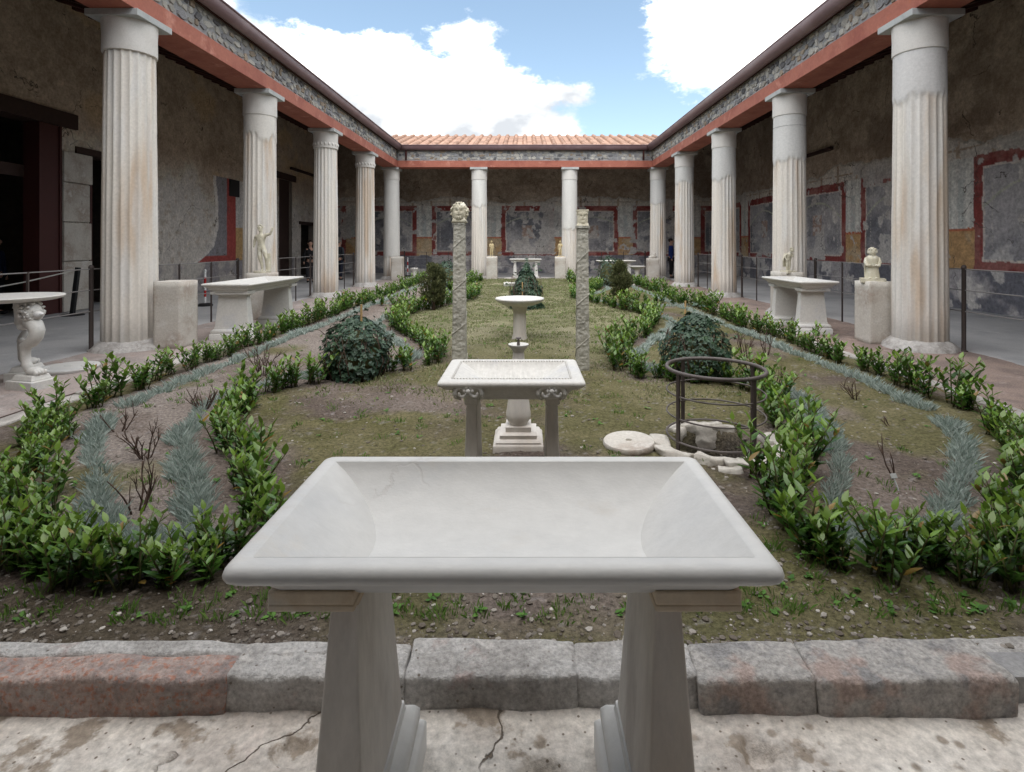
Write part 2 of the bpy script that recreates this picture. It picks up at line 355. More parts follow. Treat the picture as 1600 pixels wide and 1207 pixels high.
sheet('front_pavement', -5.64, 5.77, -6, 1.2, -.0, M['floor'], .3, .004)
sheet('front_pavement', -4.2, 4.2, .55, 1.66, .004, pm, .012, 0, 0, zf=pave)
# ------------------------------------------------------------------ walls
def fresco(u, z, strips, seed, fade=.5, ragh=3.62):
    n = lambda s, k=1, o=4: fbm(u*s, z*s, seed+k, o)
    uw = u+.05*(n(2.2, 21)-.5)+.02*(n(12, 22, 2)-.5); zw = z+.04*(n(2.4, 23)-.5)+.02*(n(11, 24, 2)-.5)
    C = lambda c: np.array(c)[None, :]
    mixc = lambda a, b, t: a*(1-t[:, None])+b*t[:, None]
    dark = mixc(C((.145, .118, .096)), C((.27, .235, .20)), sstep(.2, .85, .5*n(1.3, 1, 6)+.5*n(6, 51, 5)))
    dark = mixc(dark, C((.10, .08, .066)), sstep(.56, .7, n(.7, 2, 5))*.6)
    plas = mixc(C((.25, .24, .235)), C((.36, .34, .325)), sstep(.35, .65, n(2.5, 3)))
    du = np.min(np.abs(uw[:, None]-np.array(strips)[None, :]), 1)
    half, red = .36, .21
    col = plas*1.0
    f = sstep(.30, .64, n(1.1, 4, 5)+(1.6-zw)*.07+(fade-.5)*.5)
    pan = mixc(C((.075, .08, .095)), C((.225, .22, .23)), f*.8+.15)
    pan = mixc(pan, C((.36, .35, .355)), sstep(.62, .74, n(1.9, 5, 5))*.8)
    redc = mixc(C((.125, .030, .028)), C((.17, .075, .068)), sstep(.4, .7, n(3, 6)))
    inpan = (du > half+red)
    line = (np.abs(du-half-red-.02) < .022) & (zw > 1.05) & (zw < 3.02)
    strip = du < half
    sc_ = mixc(C((.35, .36, .34)), C((.45, .44, .41)), sstep(.4, .6, n(3, 7)))
    bars = (np.abs(du-.2) < .06) & (zw > 1.75)
    sc_ = np.where(bars[:, None], C((.50, .51, .48)), sc_)
    sc_ = np.where(((du < .09) & (zw > 1.75) & (zw < 2.8))[:, None], C((.27, .31, .30)), sc_)
    och = mixc(C((.25, .16, .08)), C((.26, .205, .14)), sstep(.4, .65, n(2.6, 8)))
    sc_ = np.where((zw < 1.72)[:, None], och, sc_); sc_ = np.where((np.abs(zw-1.72) < .03)[:, None], C((.26, .09, .05)), sc_)
    col = np.where(strip[:, None], sc_, np.where(inpan[:, None], pan, redc))
    top = (zw > 3.02) & (du > half); col = np.where((top)[:, None], redc, col)
    bot = (zw < 1.04) & (du > half); col = np.where((bot)[:, None], redc, col)
    col = np.where(line[:, None], C((.42, .36, .30)), col)
    hl = (np.abs(zw-3.0) < .022) & inpan | (np.abs(zw-1.06) < .02) & inpan; col = np.where(hl[:, None], C((.42, .36, .30)), col)
    fr = zw > 3.26
    frc = mixc(C((.44, .40, .345)), C((.34, .31, .275)), sstep(.4, .62, n(2.2, 9)))
    cell = np.abs(((uw*1.1) % 1.0)-.5); frc = np.where(((cell > .44) | (np.abs(zw-3.46) < .018))[:, None], C((.22, .18, .145)), frc)
    col = np.where(fr[:, None], frc, col)
    inner = inpan & (np.abs(du-half-red-.22) < .012) & (zw > 1.25) & (zw < 2.85) & (np.sin(zw*70) > -.2)
    col = np.where(inner[:, None], C((.30, .28, .25)), col)
    mid = np.array(sorted(strips)); mids = (mid[1:]+mid[:-1])/2
    if len(mids):
        dm = np.min(np.abs(uw[:, None]-mids[None, :]), 1)
        vig = (dm < .26) & (np.abs(zw-2.0) < .33); col = np.where(vig[:, None], mixc(C((.30, .27, .255)), C((.20, .15, .13)), sstep(.45, .55, n(7, 17, 4))), col)
        fest = inpan & (np.abs(zw-2.72+.25*(dm*1.1)**2) < .018+.02*n(9, 18, 2)); col = np.where(fest[:, None], C((.24, .25, .21)), col)
    # loss of paint down to the plaster
    loss = np.maximum(sstep(.63, .645, n(.85, 10, 6)), sstep(.66, .67, n(3.2, 11, 4)))
    col = mixc(col, plas, loss*(zw > .9)*.92)
    # dado
    dd = mixc(C((.20, .195, .205)), C((.085, .088, .105)), sstep(.46, .60, n(1.7, 12, 6)))
    dd = mixc(dd, C((.34, .33, .33)), sstep(.6, .64, n(2.4, 13, 5)))
    col = np.where((zw < .86)[:, None], dd, col)
    rag = ragh+.75*(fbm(u*.55, u*0, seed+31, 4)-.5)+.22*(fbm(u*3, z*3, seed+32, 3)-.5)
    up = sstep(-.015, .02, z-rag); edge = (np.abs(z-rag) < .035)
    col = mixc(col, dark, up); col = np.where(edge[:, None], C((.30, .275, .25)), col)
    col = np.minimum(col*2.0, .33+col*.72)*np.array([1.04, 1.0, .95])[None]*(.82+.36*n(9, 14, 3))[:, None]
    rel = .018*(n(2.2, 15, 4)-.5)+np.where(z < rag, .018, 0)+.02*(n(7, 16, 3)-.5)*up
    return col, rel
def leftpaint(u, z):
    n = lambda s, k=1, o=4: fbm(u*s, z*s, 300+k, o)
    C = lambda c: np.array(c)[None, :]
    mixc = lambda a, b, t: a*(1-t[:, None])+b*t[:, None]
    low = mixc(C((.31, .28, .25)), C((.40, .37, .335)), sstep(.2, .8, .5*n(2.6, 1, 6)+.5*n(9, 52, 4)))
    low = mixc(low, C((.17, .15, .13)), sstep(.6, .7, n(7, 2, 4))*.6)
    up = mixc(C((.17, .138, .11)), C((.27, .23, .19)), sstep(.2, .85, .5*n(1.5, 3, 6)+.5*n(6, 53, 5))); up = mixc(up, C((.27, .205, .13)), sstep(.58, .72, n(.9, 4, 4))*.6)
    col = mixc(low, up, sstep(2.3, 4.2, z+1.4*(n(.6, 5)-.5)))
    # surviving painted corner between the doors
    curve = 17.75-1.55*np.exp(-((z-.75)/.45))-.25*sstep(1.2, 3.3, z)+.2*(fbm(z*3, u*0, 5, 3)-.5)*2*.5-1.0
    fr = (u > curve) & (u < 18.35) & (z > .86) & (z < 3.5)
    pale = (u > curve) & (u < curve+.14)
    base = np.where((z < 1.95)[:, None], C((.27, .18, .09)), C((.36, .36, .355)))
    red = (u < 17.75) & (u > 17.2) | (z < 1.06) & (u < 17.75)
    base = np.where(red[:, None], C((.19, .042, .038)), base); base = np.where(((u < 17.2) & (z >= 1.06))[:, None], C((.13, .13, .145)), base)
    base = np.where(pale[:, None], C((.45, .43, .41)), base)
    col = np.where(fr[:, None], base, col)
    blk = (u > 23.2) & (u < 24.6) & (z > .9) & (z < 2.35)
    col = np.where((blk & (n(2, 8) > .38))[:, None], C((.075, .08, .095)), col)
    # far end keeps its frescoes
    f2, _ = fresco(u, z, [26.0], 77, .5, 3.4)
    k = u > 25.3; col = np.where((k & (z < 3.4))[:, None], f2, col)
    dado = (z < .86) & (u > 12.2); col = np.where((dado)[:, None], mixc(C((.27, .255, .245)), C((.16, .155, .165)), sstep(.45, .6, n(1.6, 9, 5))), col)
    col = np.minimum(col*2.0, .33+col*.72)*np.array([1.04, 1.0, .95])[None]*(.8+.4*n(9, 6, 3))[:, None]
    return col, .03*(n(1.8, 7, 5)-.5)+np.where(fr, .015, 0)
def wallmesh(name, axis, pos, sign, u0, u1, z1, du, paint, holes=(), label='', z0=-.02):
    nu = int((u1-u0)/du)+1; nv = int((z1-z0)/du)+1
    u, z = np.meshgrid(np.linspace(u0, u1, nu), np.linspace(z0, z1, nv)); u = u.ravel(); z = z.ravel()
    col, rel = paint(u, z); w = pos+sign*rel
    V = np.stack([w, u, z], -1) if axis == 'x' else np.stack([u, w, z], -1)
    keep = None
    if holes:
        uc = (u.reshape(nv, nu)[:-1, :-1]+du/2); zc = z.reshape(nv, nu)[:-1, :-1]+du/2; keep = np.ones_like(uc, bool)
        for a, b, c, d_ in holes: keep &= ~((uc > a) & (uc < b) & (zc > c) & (zc < d_))
    root = empty(name, (0, 0, 0), 0, label, 'wall')
    link('plaster_face', gridmesh(name, V, nu, nv, M['wall'], col, True, keep), root)
    return root
UZ = 6.46
yL = lambda px: -WXL*F/(HX-px)
D1 = (8.2, yL(92), -.1, 3.83); D2 = (yL(141), yL(141)+1.15, -.1, 3.35); D3 = (yL(436), yL(456), -.1, 3.95); D4 = (yL(470), yL(497), -.1, 2.25)
wl = wallmesh('portico_wall', 'x', WXL, 1, 5.0, WYB, UZ, .03, leftpaint, [D1, D2, D3, D4], 'bare brown and grey plaster portico wall with timber doorways')
wr = wallmesh('portico_wall', 'x', WXR, -1, 5.0, WYB, UZ, .026, lambda u, z: fresco(u, z, [7.9, 11.75, 15.6, 19.45, 23.3], 40, .62), (), 'long portico wall with dark fresco panels in red frames beside gravel edging')
wb = wallmesh('portico_wall', 'y', WYB, -1, WXL-.02, WXR+.02, 6.55, .035, lambda u, z: fresco(u, z, [-8.35, -4.9, -1.5, 1.78, 4.9, 8.2], 90, .52, 3.55), (), 'end wall of faded dark frescoes under the tiled roof')
bk = MB(); bk.box(WXL-.3, WXR+.3, WYB+.15, WYB+.45, -.1, 6.5); bk.build('wall_core', M['plaster'], wb)
bk = MB(); bk.box(WXR+.15, WXR+.45, -4.4, WYB+.44, -.1, UZ); bk.build('wall_core', M['plaster'], wr)
# plaster face continuing towards the front, out of view
for s, root in ((-1, wl), (1, wr)):
    b = MB(); x = WXL if s < 0 else WXR; b.box(min(x, x+s*.1), max(x, x+s*.1), -4.4, 5.0, -.1, UZ); b.build('front_section', M['plaster'], root)
fw = MB(); fw.box(WXL, WXR, -4.5, -4.2, -.1, UZ); tag(fw.build('portico_wall', M['pale_plaster']), 'plain plaster wall of the near portico, out of view', 'wall')  # unseen near wall, its plaster paled to bounce light onto the front
# left wall: solid masses behind the plaster between the door openings, jambs
ys = [-4.4, D1[0], D1[1], D2[0], D2[1], D3[0], D3[1], D4[0], D4[1], WYB+.44]
for i in range(0, len(ys), 2):
    b = MB(); b.box(WXL-.45, WXL-.03, ys[i]+(.0 if i == 0 else .012), ys[i+1]-.012, -.1, UZ-.003); b.build('wall_core', M['plaster'], wl)
for a, b0, c, d_ in (D1, D2, D3, D4):
    b = MB(); b.box(WXL-.45, WXL-.03, a+.012, b0-.012, d_+.012, UZ-.003); b.build('wall_core', M['plaster'], wl)
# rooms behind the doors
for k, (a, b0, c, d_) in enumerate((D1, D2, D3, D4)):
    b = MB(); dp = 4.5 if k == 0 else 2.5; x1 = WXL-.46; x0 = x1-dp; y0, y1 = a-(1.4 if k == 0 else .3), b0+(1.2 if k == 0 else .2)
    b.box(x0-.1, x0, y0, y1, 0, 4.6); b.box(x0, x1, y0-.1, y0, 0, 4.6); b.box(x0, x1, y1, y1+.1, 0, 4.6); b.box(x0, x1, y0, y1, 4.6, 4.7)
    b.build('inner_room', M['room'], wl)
b = MB(); b.box(WXL-1.9, WXL-1.86, 9.3, 10.1, 1.2, 2.6); b.box(WXL-1.9, WXL-1.86, 10.4, 11.0, 1.2, 2.4); b.build('ochre_panel', M['ochre'], wl)
# timber of the doors
def part(name, m, parent, *boxes, sm=False):
    b = MB()
    for q in boxes: b.box(*q)
    return b.build(name, m, parent, sm)
part('lintel', M['dark_wood'], wl, (WXL-.4, WXL+.06, 7.8, yL(118), 3.81, 4.12))
part('door_frame', M['red_frame'], wl, (WXL-.30, WXL+.02, yL(60), yL(90), 0, 3.80))
part('door_frame', M['red_frame'], wl, (WXL-.05, WXL+.045, yL(90.3), yL(93.6), 0, 3.80))
part('glazing_bar', M['dark_wood'], wl, (WXL-.34, WXL-.28, 8.2, yL(60), 2.72, 2.95))
part('lintel', M['dark_wood'], wl, (WXL-.4, WXL+.04, yL(117), yL(175), 3.33, 3.47))
part('door_frame', M['red_frame'], wl, (WXL-.2, WXL+.03, yL(139), yL(142), 0, 3.32))
part('lintel', M['dark_wood'], wl, (WXL-.4, WXL+.05, D3[0]-.25, D3[1]+.3, 3.95, 4.2))
part('door_leaf', M['dark_wood'], wl, (WXL-.2, WXL-.12, D3[0], D3[1], 0, 3.94))
part('lintel', M['dark_wood'], wl, (WXL-.4, WXL+.05, D4[0]-.2, D4[1]+.2, 2.25, 2.37))
part('tie_timber', M['dark_wood'], wl, (WXL+.02, WXL+.12, yL(452), yL(488), 4.42, 4.52))
part('tie_timber', M['dark_wood'], wr, (WXR-.12, WXR-.02, 16.6, 19.2, 4.30, 4.40))
part('niche_shade_panel', M['black'], wl, (WXL+.004, WXL+.03, yL(357), yL(373), 2.95, 3.5))  # black panel on the wall face stands for the shade inside a niche
# stone pier blocks between the two near doors
y0, y1 = yL(94), yL(139); zz = [0, 1.05, 1.86, 2.68, 3.32]
for i in range(4):
    b = MB(); b.box(WXL+.0, WXL+.075+.012*(i % 2), y0, y1-.03*(i % 3), zz[i]+.008, zz[i+1]-.008)
    o = b.build('pier_block', M['block'], wl); bv = o.modifiers.new('b', 'BEVEL'); bv.width = .015; bv.segments = 2
# ------------------------------------------------------------------ columns
def column(x, y, fz, label, seed, capz=None, stain=.5, smoothcol=(.50, .49, .47), seam=None, ornament=False):
    """fz: height to which the flutes survive"""
    root = empty('fluted_column', (x, y, 0), 0, label, 'column', 'columns of the courtyard colonnade')
    rb, rt, z0, z1 = .325, .292, .10, 3.98
    if fz > z1: fz = 9
    nf, k = 20, 7; n = nf*k
    rows = sorted(set([z0+(z1-z0)*i/34 for i in range(35)]+([fz+d_ for d_ in (-.2, -.15, -.1, -.06, -.03, 0, .03, .06, .1, .15, .2)] if fz < 5 else [])))
    rows = [q for q in rows if z0 <= q <= z1]
    th = np.arange(n)/n*2*np.pi; ph = (np.arange(n) % k)/k
    flute = np.sin(ph*np.pi)**.8
    V = []; C_ = []
    jag = .28*(fbm(th*2.3+seed, th*0, seed, 3)-.5)*2
    for z in rows:
        t = (z-z0)/(z1-z0); r = rb+(rt-rb)*(t**1.25)
        a = 1-sstep(-.05, .05, z-fz-jag*.5)
        wear = .75+.5*fbm(th*3+seed, z*1.3+th*0, seed+4, 3)
        rr = r-.024*flute*a*np.clip(wear, .5, 1.1)+.007*(1-a)+.006*(fbm(th*4+seed, z*5+th*0, seed+6, 3)-.5)
        V.append(np.stack([rr*np.cos(th), rr*np.sin(th), np.full(n, z)], -1))
        base = np.array([.74, .69, .62])[None]*np.ones((n, 1))
        st = sstep(.49, .74, fbm(th*1.6+seed*3, z*.55+th*0, seed+9, 5)+(stain-.5)*.3)
        base = base*(1-st[:, None])+np.array([.60, .48, .37])[None]*st[:, None]
        gs = sstep(.5, .7, fbm(th*5+seed*7, z*.4+th*0, seed+11, 4)); base = base*(1-.35*gs[:, None])+np.array([.45, .43, .41])[None]*.35*gs[:, None]
        pl = sstep(.5, .68, fbm(th*2+seed, z*1.1+th*0, seed+15, 4)); base = base*(1-.5*pl[:, None])+np.array([.70, .69, .67])[None]*.5*pl[:, None]
        dirt = (1-sstep(.1, .55, z+.2*(fbm(th*3, z+th*0, 3, 3)-.5))); base = base*(1-.35*dirt[:, None])
        # flute hollows coloured a little darker than the ridges
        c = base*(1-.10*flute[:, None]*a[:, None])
        sm_ = np.array(smoothcol)[None]*1.18*(.9+.2*fbm(th*2, z*1.5+th*0, seed+20, 4))[:, None]
        C_.append(c*a[:, None]+sm_*(1-a[:, None]))
    V = np.concatenate(V); C_ = np.concatenate(C_); nr_ = len(rows)
    idx = np.arange(n*nr_).reshape(nr_, n); nx = np.roll(idx, -1, 1)
    Q = np.stack([idx[:-1], nx[:-1], nx[1:], idx[1:]], -1).reshape(-1, 4)
    link('shaft', npmesh('shaft', V, Q, M['shaft'], C_, True), root)
    b = MB(); cz = z1 if fz > 5 else z1+.02
    b.lathe([(.296, cz-.03), (.313, cz-.025), (.315, cz), (.312, 4.2), (.318, 4.33), (.322, 4.375)], 48); cp = b.build('capital', M['cement'], root, 40)
    if seam is not None:
        b = MB(); zc = seam; rs = rb+(rt-rb)*(((zc-z0)/(z1-z0))**1.25)
        b.tube([((rs+.0085)*math.cos(a), (rs+.0085)*math.sin(a), zc) for a in [i*math.pi/20 for i in range(40)]], .004, 5, closed=True); b.build('seam', M['mortar'], root)
    if ornament:
        b = MB()
        for i in range(20):
            a = i*2*math.pi/20; b.ball((.308*math.cos(a), .308*math.sin(a), 4.06), (.03, .03, .05), 6, 5)
        b.build('carved_leaf_band', M['cement'], cp, True)
    b = MB(); b.box(-.345, .345, -.345, .345, 4.37, 4.458); o = b.build('abacus', M['abacus'], root); bv = o.modifiers.new('b', 'BEVEL'); bv.width = .006; bv.segments = 2
    n = 60; th = np.arange(n)/n*2*np.pi; V = []
    for r, z in ((.46, -.01), (.44, .03), (.405, .065), (.36, .10), (.33, .125), (.29, .125)):
        rr = r+.07*(fbm(th*1.9+seed, z*9+th*0, seed+40, 3)-.5)*(1 if r > .34 else .2); V.append(np.stack([rr*np.cos(th), rr*np.sin(th), z+.03*(fbm(th*4+seed, th*0, seed+44, 2)-.5)*(1 if z > 0 else 0)], -1))
    V = np.concatenate(V); idx = np.arange(n*6).reshape(6, n); nx = np.roll(idx, -1, 1); Q = np.stack([idx[:-1], nx[:-1], nx[1:], idx[1:]], -1).reshape(-1, 4)
    link('footing', npmesh('footing', V, Q, M['mortar_base'], None, True), root)
    return root
lab = 'fluted stone column '
column(-CX_, CY[0], 9, lab+'ribbed right up to its plain capital, beside the lion-legged table', 1, stain=.45)
column(-CX_, CY[1], 3.52, lab+'behind the statue with raised arm', 2, stain=.4, smoothcol=(.53, .50, .455))
column(-CX_, CY[2], 9, lab+'with leaf band, behind which the dark-haired person stands', 3, stain=.35, ornament=True)
column(-CX_, CY[3], 9, lab+'with leaf band and rusty streaks, next before the corner by the bare block', 4, stain=.6, ornament=True)
column(-CX_, CY[4], .9, 'mostly smooth corner column behind the bare stone block', 5, smoothcol=(.52, .505, .475))
column(CX_, CY[0], 3.33, lab+'with smooth grey top, beside the draped child statue', 6, stain=.62, smoothcol=(.50, .485, .47))
column(CX_, CY[1], 3.05, lab+'with long smooth top, behind the leaning figurine', 7, stain=.55, seam=3.75)
column(CX_, CY[2], 3.15, lab+'with smooth grey top and pale square footing, beyond the right-hand marble trough', 8, stain=.58)
column(CX_, CY[3], 3.45, lab+'orange-stained, next to the person in blue', 9, stain=.66)
column(CX_, CY[4], 3.0, lab+'at the corner beside the block with a stone fragment', 10, stain=.4)
column(-1.83, CY[4], 2.9, 'whitish half-fluted column of the end row, beside a golden figurine near the juniper side', 11, stain=.25, smoothcol=(.54, .53, .50))
column(1.80, CY[4], 2.0, 'pale end-row column, smooth above and faintly fluted below', 12, stain=.2, smoothcol=(.53, .52, .49))
for i, (x, y) in enumerate(((-CX_, 3.73), (CX_, 3.73), (-CX_, .13), (CX_, .13), (-1.9, .13), (1.9, .13))):
    column(x, y, 9, ('unseen fluted column of the near bay', 'unseen fluted column of the near row')[i > 1], 20+i)
# ------------------------------------------------------------------ beams, rubble friezes, gutters, roofs
stone_me = []
for i in range(14):
    n = rng.randint(5, 7); b = MB(); pr = []
    for k in range(n):
        a = 2*math.pi*(k+rng.uniform(-.38, .38))/n; r = rng.uniform(.72, 1.12); pr.append((math.cos(a)*r, math.sin(a)*r))
    V = [(p[0], 0, p[1]) for p in pr]+[(p[0]*.94, -.6, p[1]*.94) for p in pr]+[(p[0]*.84+rng.uniform(-.06, .06), -1+rng.uniform(-.25, .25), p[1]*.84) for p in pr]
    Fs = [(k, (k+1) % n, n+(k+1) % n, n+k) for k in range(n)]+[(n+k, n+(k+1) % n, 2*n+(k+1) % n, 2*n+k) for k in range(n)]+[tuple(2*n+k for k in range(n))]
    b.add(V, [f[::-1] for f in Fs]); stone_me.append([b.mesh('stone', M[q], 35) for q in ('stone_a', 'stone_b', 'stone_c')])
def entablature(name, label, horiz, a0, a1, face, outn, back):
    """horiz 'x' or 'y': run axis; face = coordinate of the courtyard face, outn = sign from face towards the court"""
    root = empty(name, (0, 0, 0), 0, label, 'entablature')
    def bx(x0, x1, f0, f1, z0, z1, nm, m, bevel=0):
        b = MB()
        if horiz == 'y': b.box(min(f0, f1), max(f0, f1), x0, x1, z0, z1)
        else: b.box(x0, x1, min(f0, f1), max(f0, f1), z0, z1)
        o = b.build(nm, m, root)
        if bevel: q = o.modifiers.new('b', 'BEVEL'); q.width = bevel; q.segments = 2
        return o
    dn = .58
    bx(a0, a1, face, face-outn*dn, ZB0, ZB1, 'beam', M['beam'], .006)
    bx(a0, a1, face-outn*.035, face-outn*(dn-.02), ZB1, ZS1+.09, 'mortar_core', M['mortar'])
    # gutter: half-round trough
    V = []; Fs = []; g = face+outn*.10; n = 14; ins = .22
    g0, g1 = (a0, a1)
    for e in range(2):
        for k in range(n+1):
            a = math.pi*(k/n); dx = math.cos(a)*.115; dz = -math.sin(a)*.185
            # mitre at the corners
            off = (g+outn*dx)
            run = (g0 if e == 0 else g1)
            V.append((off, run, ZG+dz) if horiz == 'y' else (run, off, ZG+dz))
    for k in range(n): Fs.append((k, k+1, n+1+k+1, n+1+k))
    b = MB(); b.add(V, Fs); go = b.build('gutter', M['gutter'], root, True); q = go.modifiers.new('s', 'SOLIDIFY'); q.thickness = .012
    b = MB(); pa = g+outn*.118
    b.tube([(pa, g0, ZG) if horiz == 'y' else (g0, pa, ZG), (pa, g1, ZG) if horiz == 'y' else (g1, pa, ZG)], .018, 8); b.build('gutter_lip', M['gutter'], go, True)
    # rubble stones
    st = []
    z = ZB1+.03; row = 0
    hs_ = [.125, .125, .125]
    for h in hs_:
        a = a0+rng.uniform(0, .1)
        while a < a1-.05:
            w = rng.uniform(.09, .27); st.append((a+w/2, z+h/2+rng.uniform(-.03, .03), w*.52, h*.54*rng.uniform(.7, 1.25))); a += w*rng.uniform(.9, 1.06)
        z += h
    key = (lambda s: s[0]) if horiz == 'y' else (lambda s: abs(s[0]))
    vis = [s for s in st if (s[0] > 4.0 or horiz == 'x')]; vis.sort(key=key); rest = [s for s in st if s not in vis]
    def place(s, into=None):
        me = rng.choice(stone_me)[rng.choices((0, 1, 2), (30, 52, 18))[0]]
        if horiz == 'y':
            rz = math.pi/2 if outn > 0 else -math.pi/2; loc = (face-outn*.036, s[0], s[1])
        else: rz = 0; loc = (s[0], face+.036, s[1])
        if into is None:
            o = link('rubble_stone', me, root); o.location = loc; o.rotation_euler = (0, 0, rz); o.scale = (s[2], .022, s[3])
        else:
            mt = Matrix.Translation(loc) @ Matrix.Rotation(rz, 4, 'Z') @ Matrix.Diagonal((s[2], .022, s[3], 1))
            into.add([mt @ v.co for v in me.vertices], [tuple(p.vertices) for p in me.polygons])
    for s in vis[:290]: place(s)
    if vis[290:]:
        b = MB(); [place(s, b) for s in vis[290:]]; tag(b.build('far_rubble_stones', M['stone_b'], root), kind='stuff')
    return root
XF, YF = 5.06, 21.44
entablature('entablature', 'red beam, rubble frieze and gutter above the bare-plaster portico', 'y', -3.6, YF+.02, -XF, 1, 0)
entablature('entablature', 'red beam, rubble frieze and gutter above the portico with red-framed frescoes', 'y', -3.6, YF+.02, XF, -1, 0)
eb = entablature('entablature', 'red beam, rubble frieze and gutter of the end side, under the tiled roof', 'x', -XF-.0, XF+.0, YF, -1, 0)
# downpipes in the inner corners
for s in (-1, 1):
    b = MB(); b.tube([(s*(XF-.36), YF-.06, ZG-.14), (s*(XF-.36), YF-.06, ZG-.22), (s*(XF-.35), YF-.02, ZS1-.38)], .035, 10); b.build('downpipe', M['red_frame'], eb, True)
# front entablature over the viewer
fe = empty('entablature', (0, 0, 0), 0, 'red beam and frieze of the near side, out of view', 'entablature')
part('beam', M['beam'], fe, (-XF, XF, -.16, .42, ZB0, ZB1)); part('mortar_core', M['mortar'], fe, (-XF, XF, -.14, .38, ZB1, ZS1))
# roofs
SL = .30
def slope_roof(name, label, side):
    root = empty(name, (0, 0, 0), 0, label, 'roof')
    x0, z0 = XF-.02, ZS1+.06; x1 = WXR+.5; z1 = z0+SL*(x1-x0)
    b = MB()
    if side in ('l', 'r'):
        s = 1 if side == 'r' else -1; ya, yb = -4.4, WYB+.4
        # mitred at the far corner along the diagonal
        V = [(s*x0, ya, z0), (s*x0, YF, z0), (s*x1, YF+(x1-x0), z1), (s*x1, ya, z1)]
    elif side == 'b': V = [(-x0, YF, z0), (x0, YF, z0), (x1, YF+(x1-x0), z1), (-x1, YF+(x1-x0), z1)]
    else: V = [(-x0, .4, z0), (x0, .4, z0), (x1, .4-(x1-x0), z1), (-x1, .4-(x1-x0), z1)]
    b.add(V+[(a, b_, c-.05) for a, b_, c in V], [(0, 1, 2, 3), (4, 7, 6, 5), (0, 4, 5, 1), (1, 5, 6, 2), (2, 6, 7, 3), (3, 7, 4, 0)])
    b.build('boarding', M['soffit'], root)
    # rafters
    if side in ('l', 'r'):
        s = 1 if side == 'r' else -1; y = .8
        me = None
        while y < 25.4:
            if me is None:
                r = MB(); xa, xb = XF+.1, WXR-.02; zo = -.052
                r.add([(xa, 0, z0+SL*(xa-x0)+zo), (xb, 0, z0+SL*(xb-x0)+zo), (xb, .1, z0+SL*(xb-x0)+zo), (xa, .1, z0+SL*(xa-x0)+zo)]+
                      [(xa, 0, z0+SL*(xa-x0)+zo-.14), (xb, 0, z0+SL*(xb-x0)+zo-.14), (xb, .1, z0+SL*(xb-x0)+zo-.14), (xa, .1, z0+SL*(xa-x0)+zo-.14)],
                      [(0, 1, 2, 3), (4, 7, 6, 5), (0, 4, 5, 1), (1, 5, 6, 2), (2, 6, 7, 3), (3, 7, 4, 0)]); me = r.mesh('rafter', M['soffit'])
            o = link('rafter', me, root); o.location = (0, y, 0); o.scale = (s, 1, 1); y += .42
    return root, x0, z0, x1, z1
slope_roof('portico_roof', 'lean-to roof over the bare-plaster portico, dark rafters showing', 'l')
slope_roof('portico_roof', 'lean-to roof over the fresco portico with dark rafters beneath', 'r')
slope_roof('portico_roof', 'lean-to roof of the near side, out of view', 'f')
rb_, x0, z0, x1, z1 = slope_roof('portico_roof', 'terracotta tiled roof over the end portico', 'b')
# curved cover tiles and flat pans on the end roof
tl = MB(); n = 8; V = []
for e, (r, yy) in enumerate(((.105, 0), (.085, .50))):
    for k in range(n+1):
        a = math.pi*k/n; V.append((r*math.cos(a), yy, r*math.sin(a)*.95))
for e, (r, yy) in enumerate(((.088, 0), (.07, .50))):
    for k in range(n+1):
        a = math.pi*k/n; V.append((r*math.cos(a), yy, r*math.sin(a)*.95))
m_ = n+1
Fs = [(k, m_+k, m_+k+1, k+1) for k in range(n)]+[(2*m_+k, 2*m_+k+1, 3*m_+k+1, 3*m_+k) for k in range(n)]+[(k, k+1, 2*m_+k+1, 2*m_+k) for k in range(n)]
tl.add(V, Fs); cover = tl.mesh('cover_tile', M['tile'], True)
pn = MB(); pn.box(-.215, .215, 0, .52, 0, .022); pn.box(-.215, -.19, 0, .52, .022, .05); pn.box(.19, .215, 0, .52, .022, .05); pan = pn.mesh('pan_tile', M['tile'])
tilt = math.atan(SL); far = MB(); farm = MB(); cnt = 0
ncol = 24
for i in range(ncol+1):
    xx = -x0+.1+i*(2*x0-.2)/ncol
    for j in range(11):
        s_ = j*.44; ry = YF-.1+s_*math.cos(tilt); rz = z0+.012+s_*math.sin(tilt)-.02
        mt = Matrix.Translation((xx, ry, rz+.035)) @ Matrix.Rotation(tilt+.02, 4, 'X')
        if j < 10 and cnt < 290:
            o = link('cover_tile', cover, rb_); o.matrix_local = mt @ Matrix.Rotation(rng.uniform(-.03, .03), 4, 'Z'); cnt += 1
        else: far.add([mt @ v.co for v in cover.vertices], [tuple(p.vertices) for p in cover.polygons])
        if i < ncol:
            mt = Matrix.Translation((xx+(2*x0-.2)/ncol/2, ry, rz)) @ Matrix.Rotation(tilt+.035, 4, 'X')
            o = link('pan_tile', pan, rb_); o.matrix_local = mt
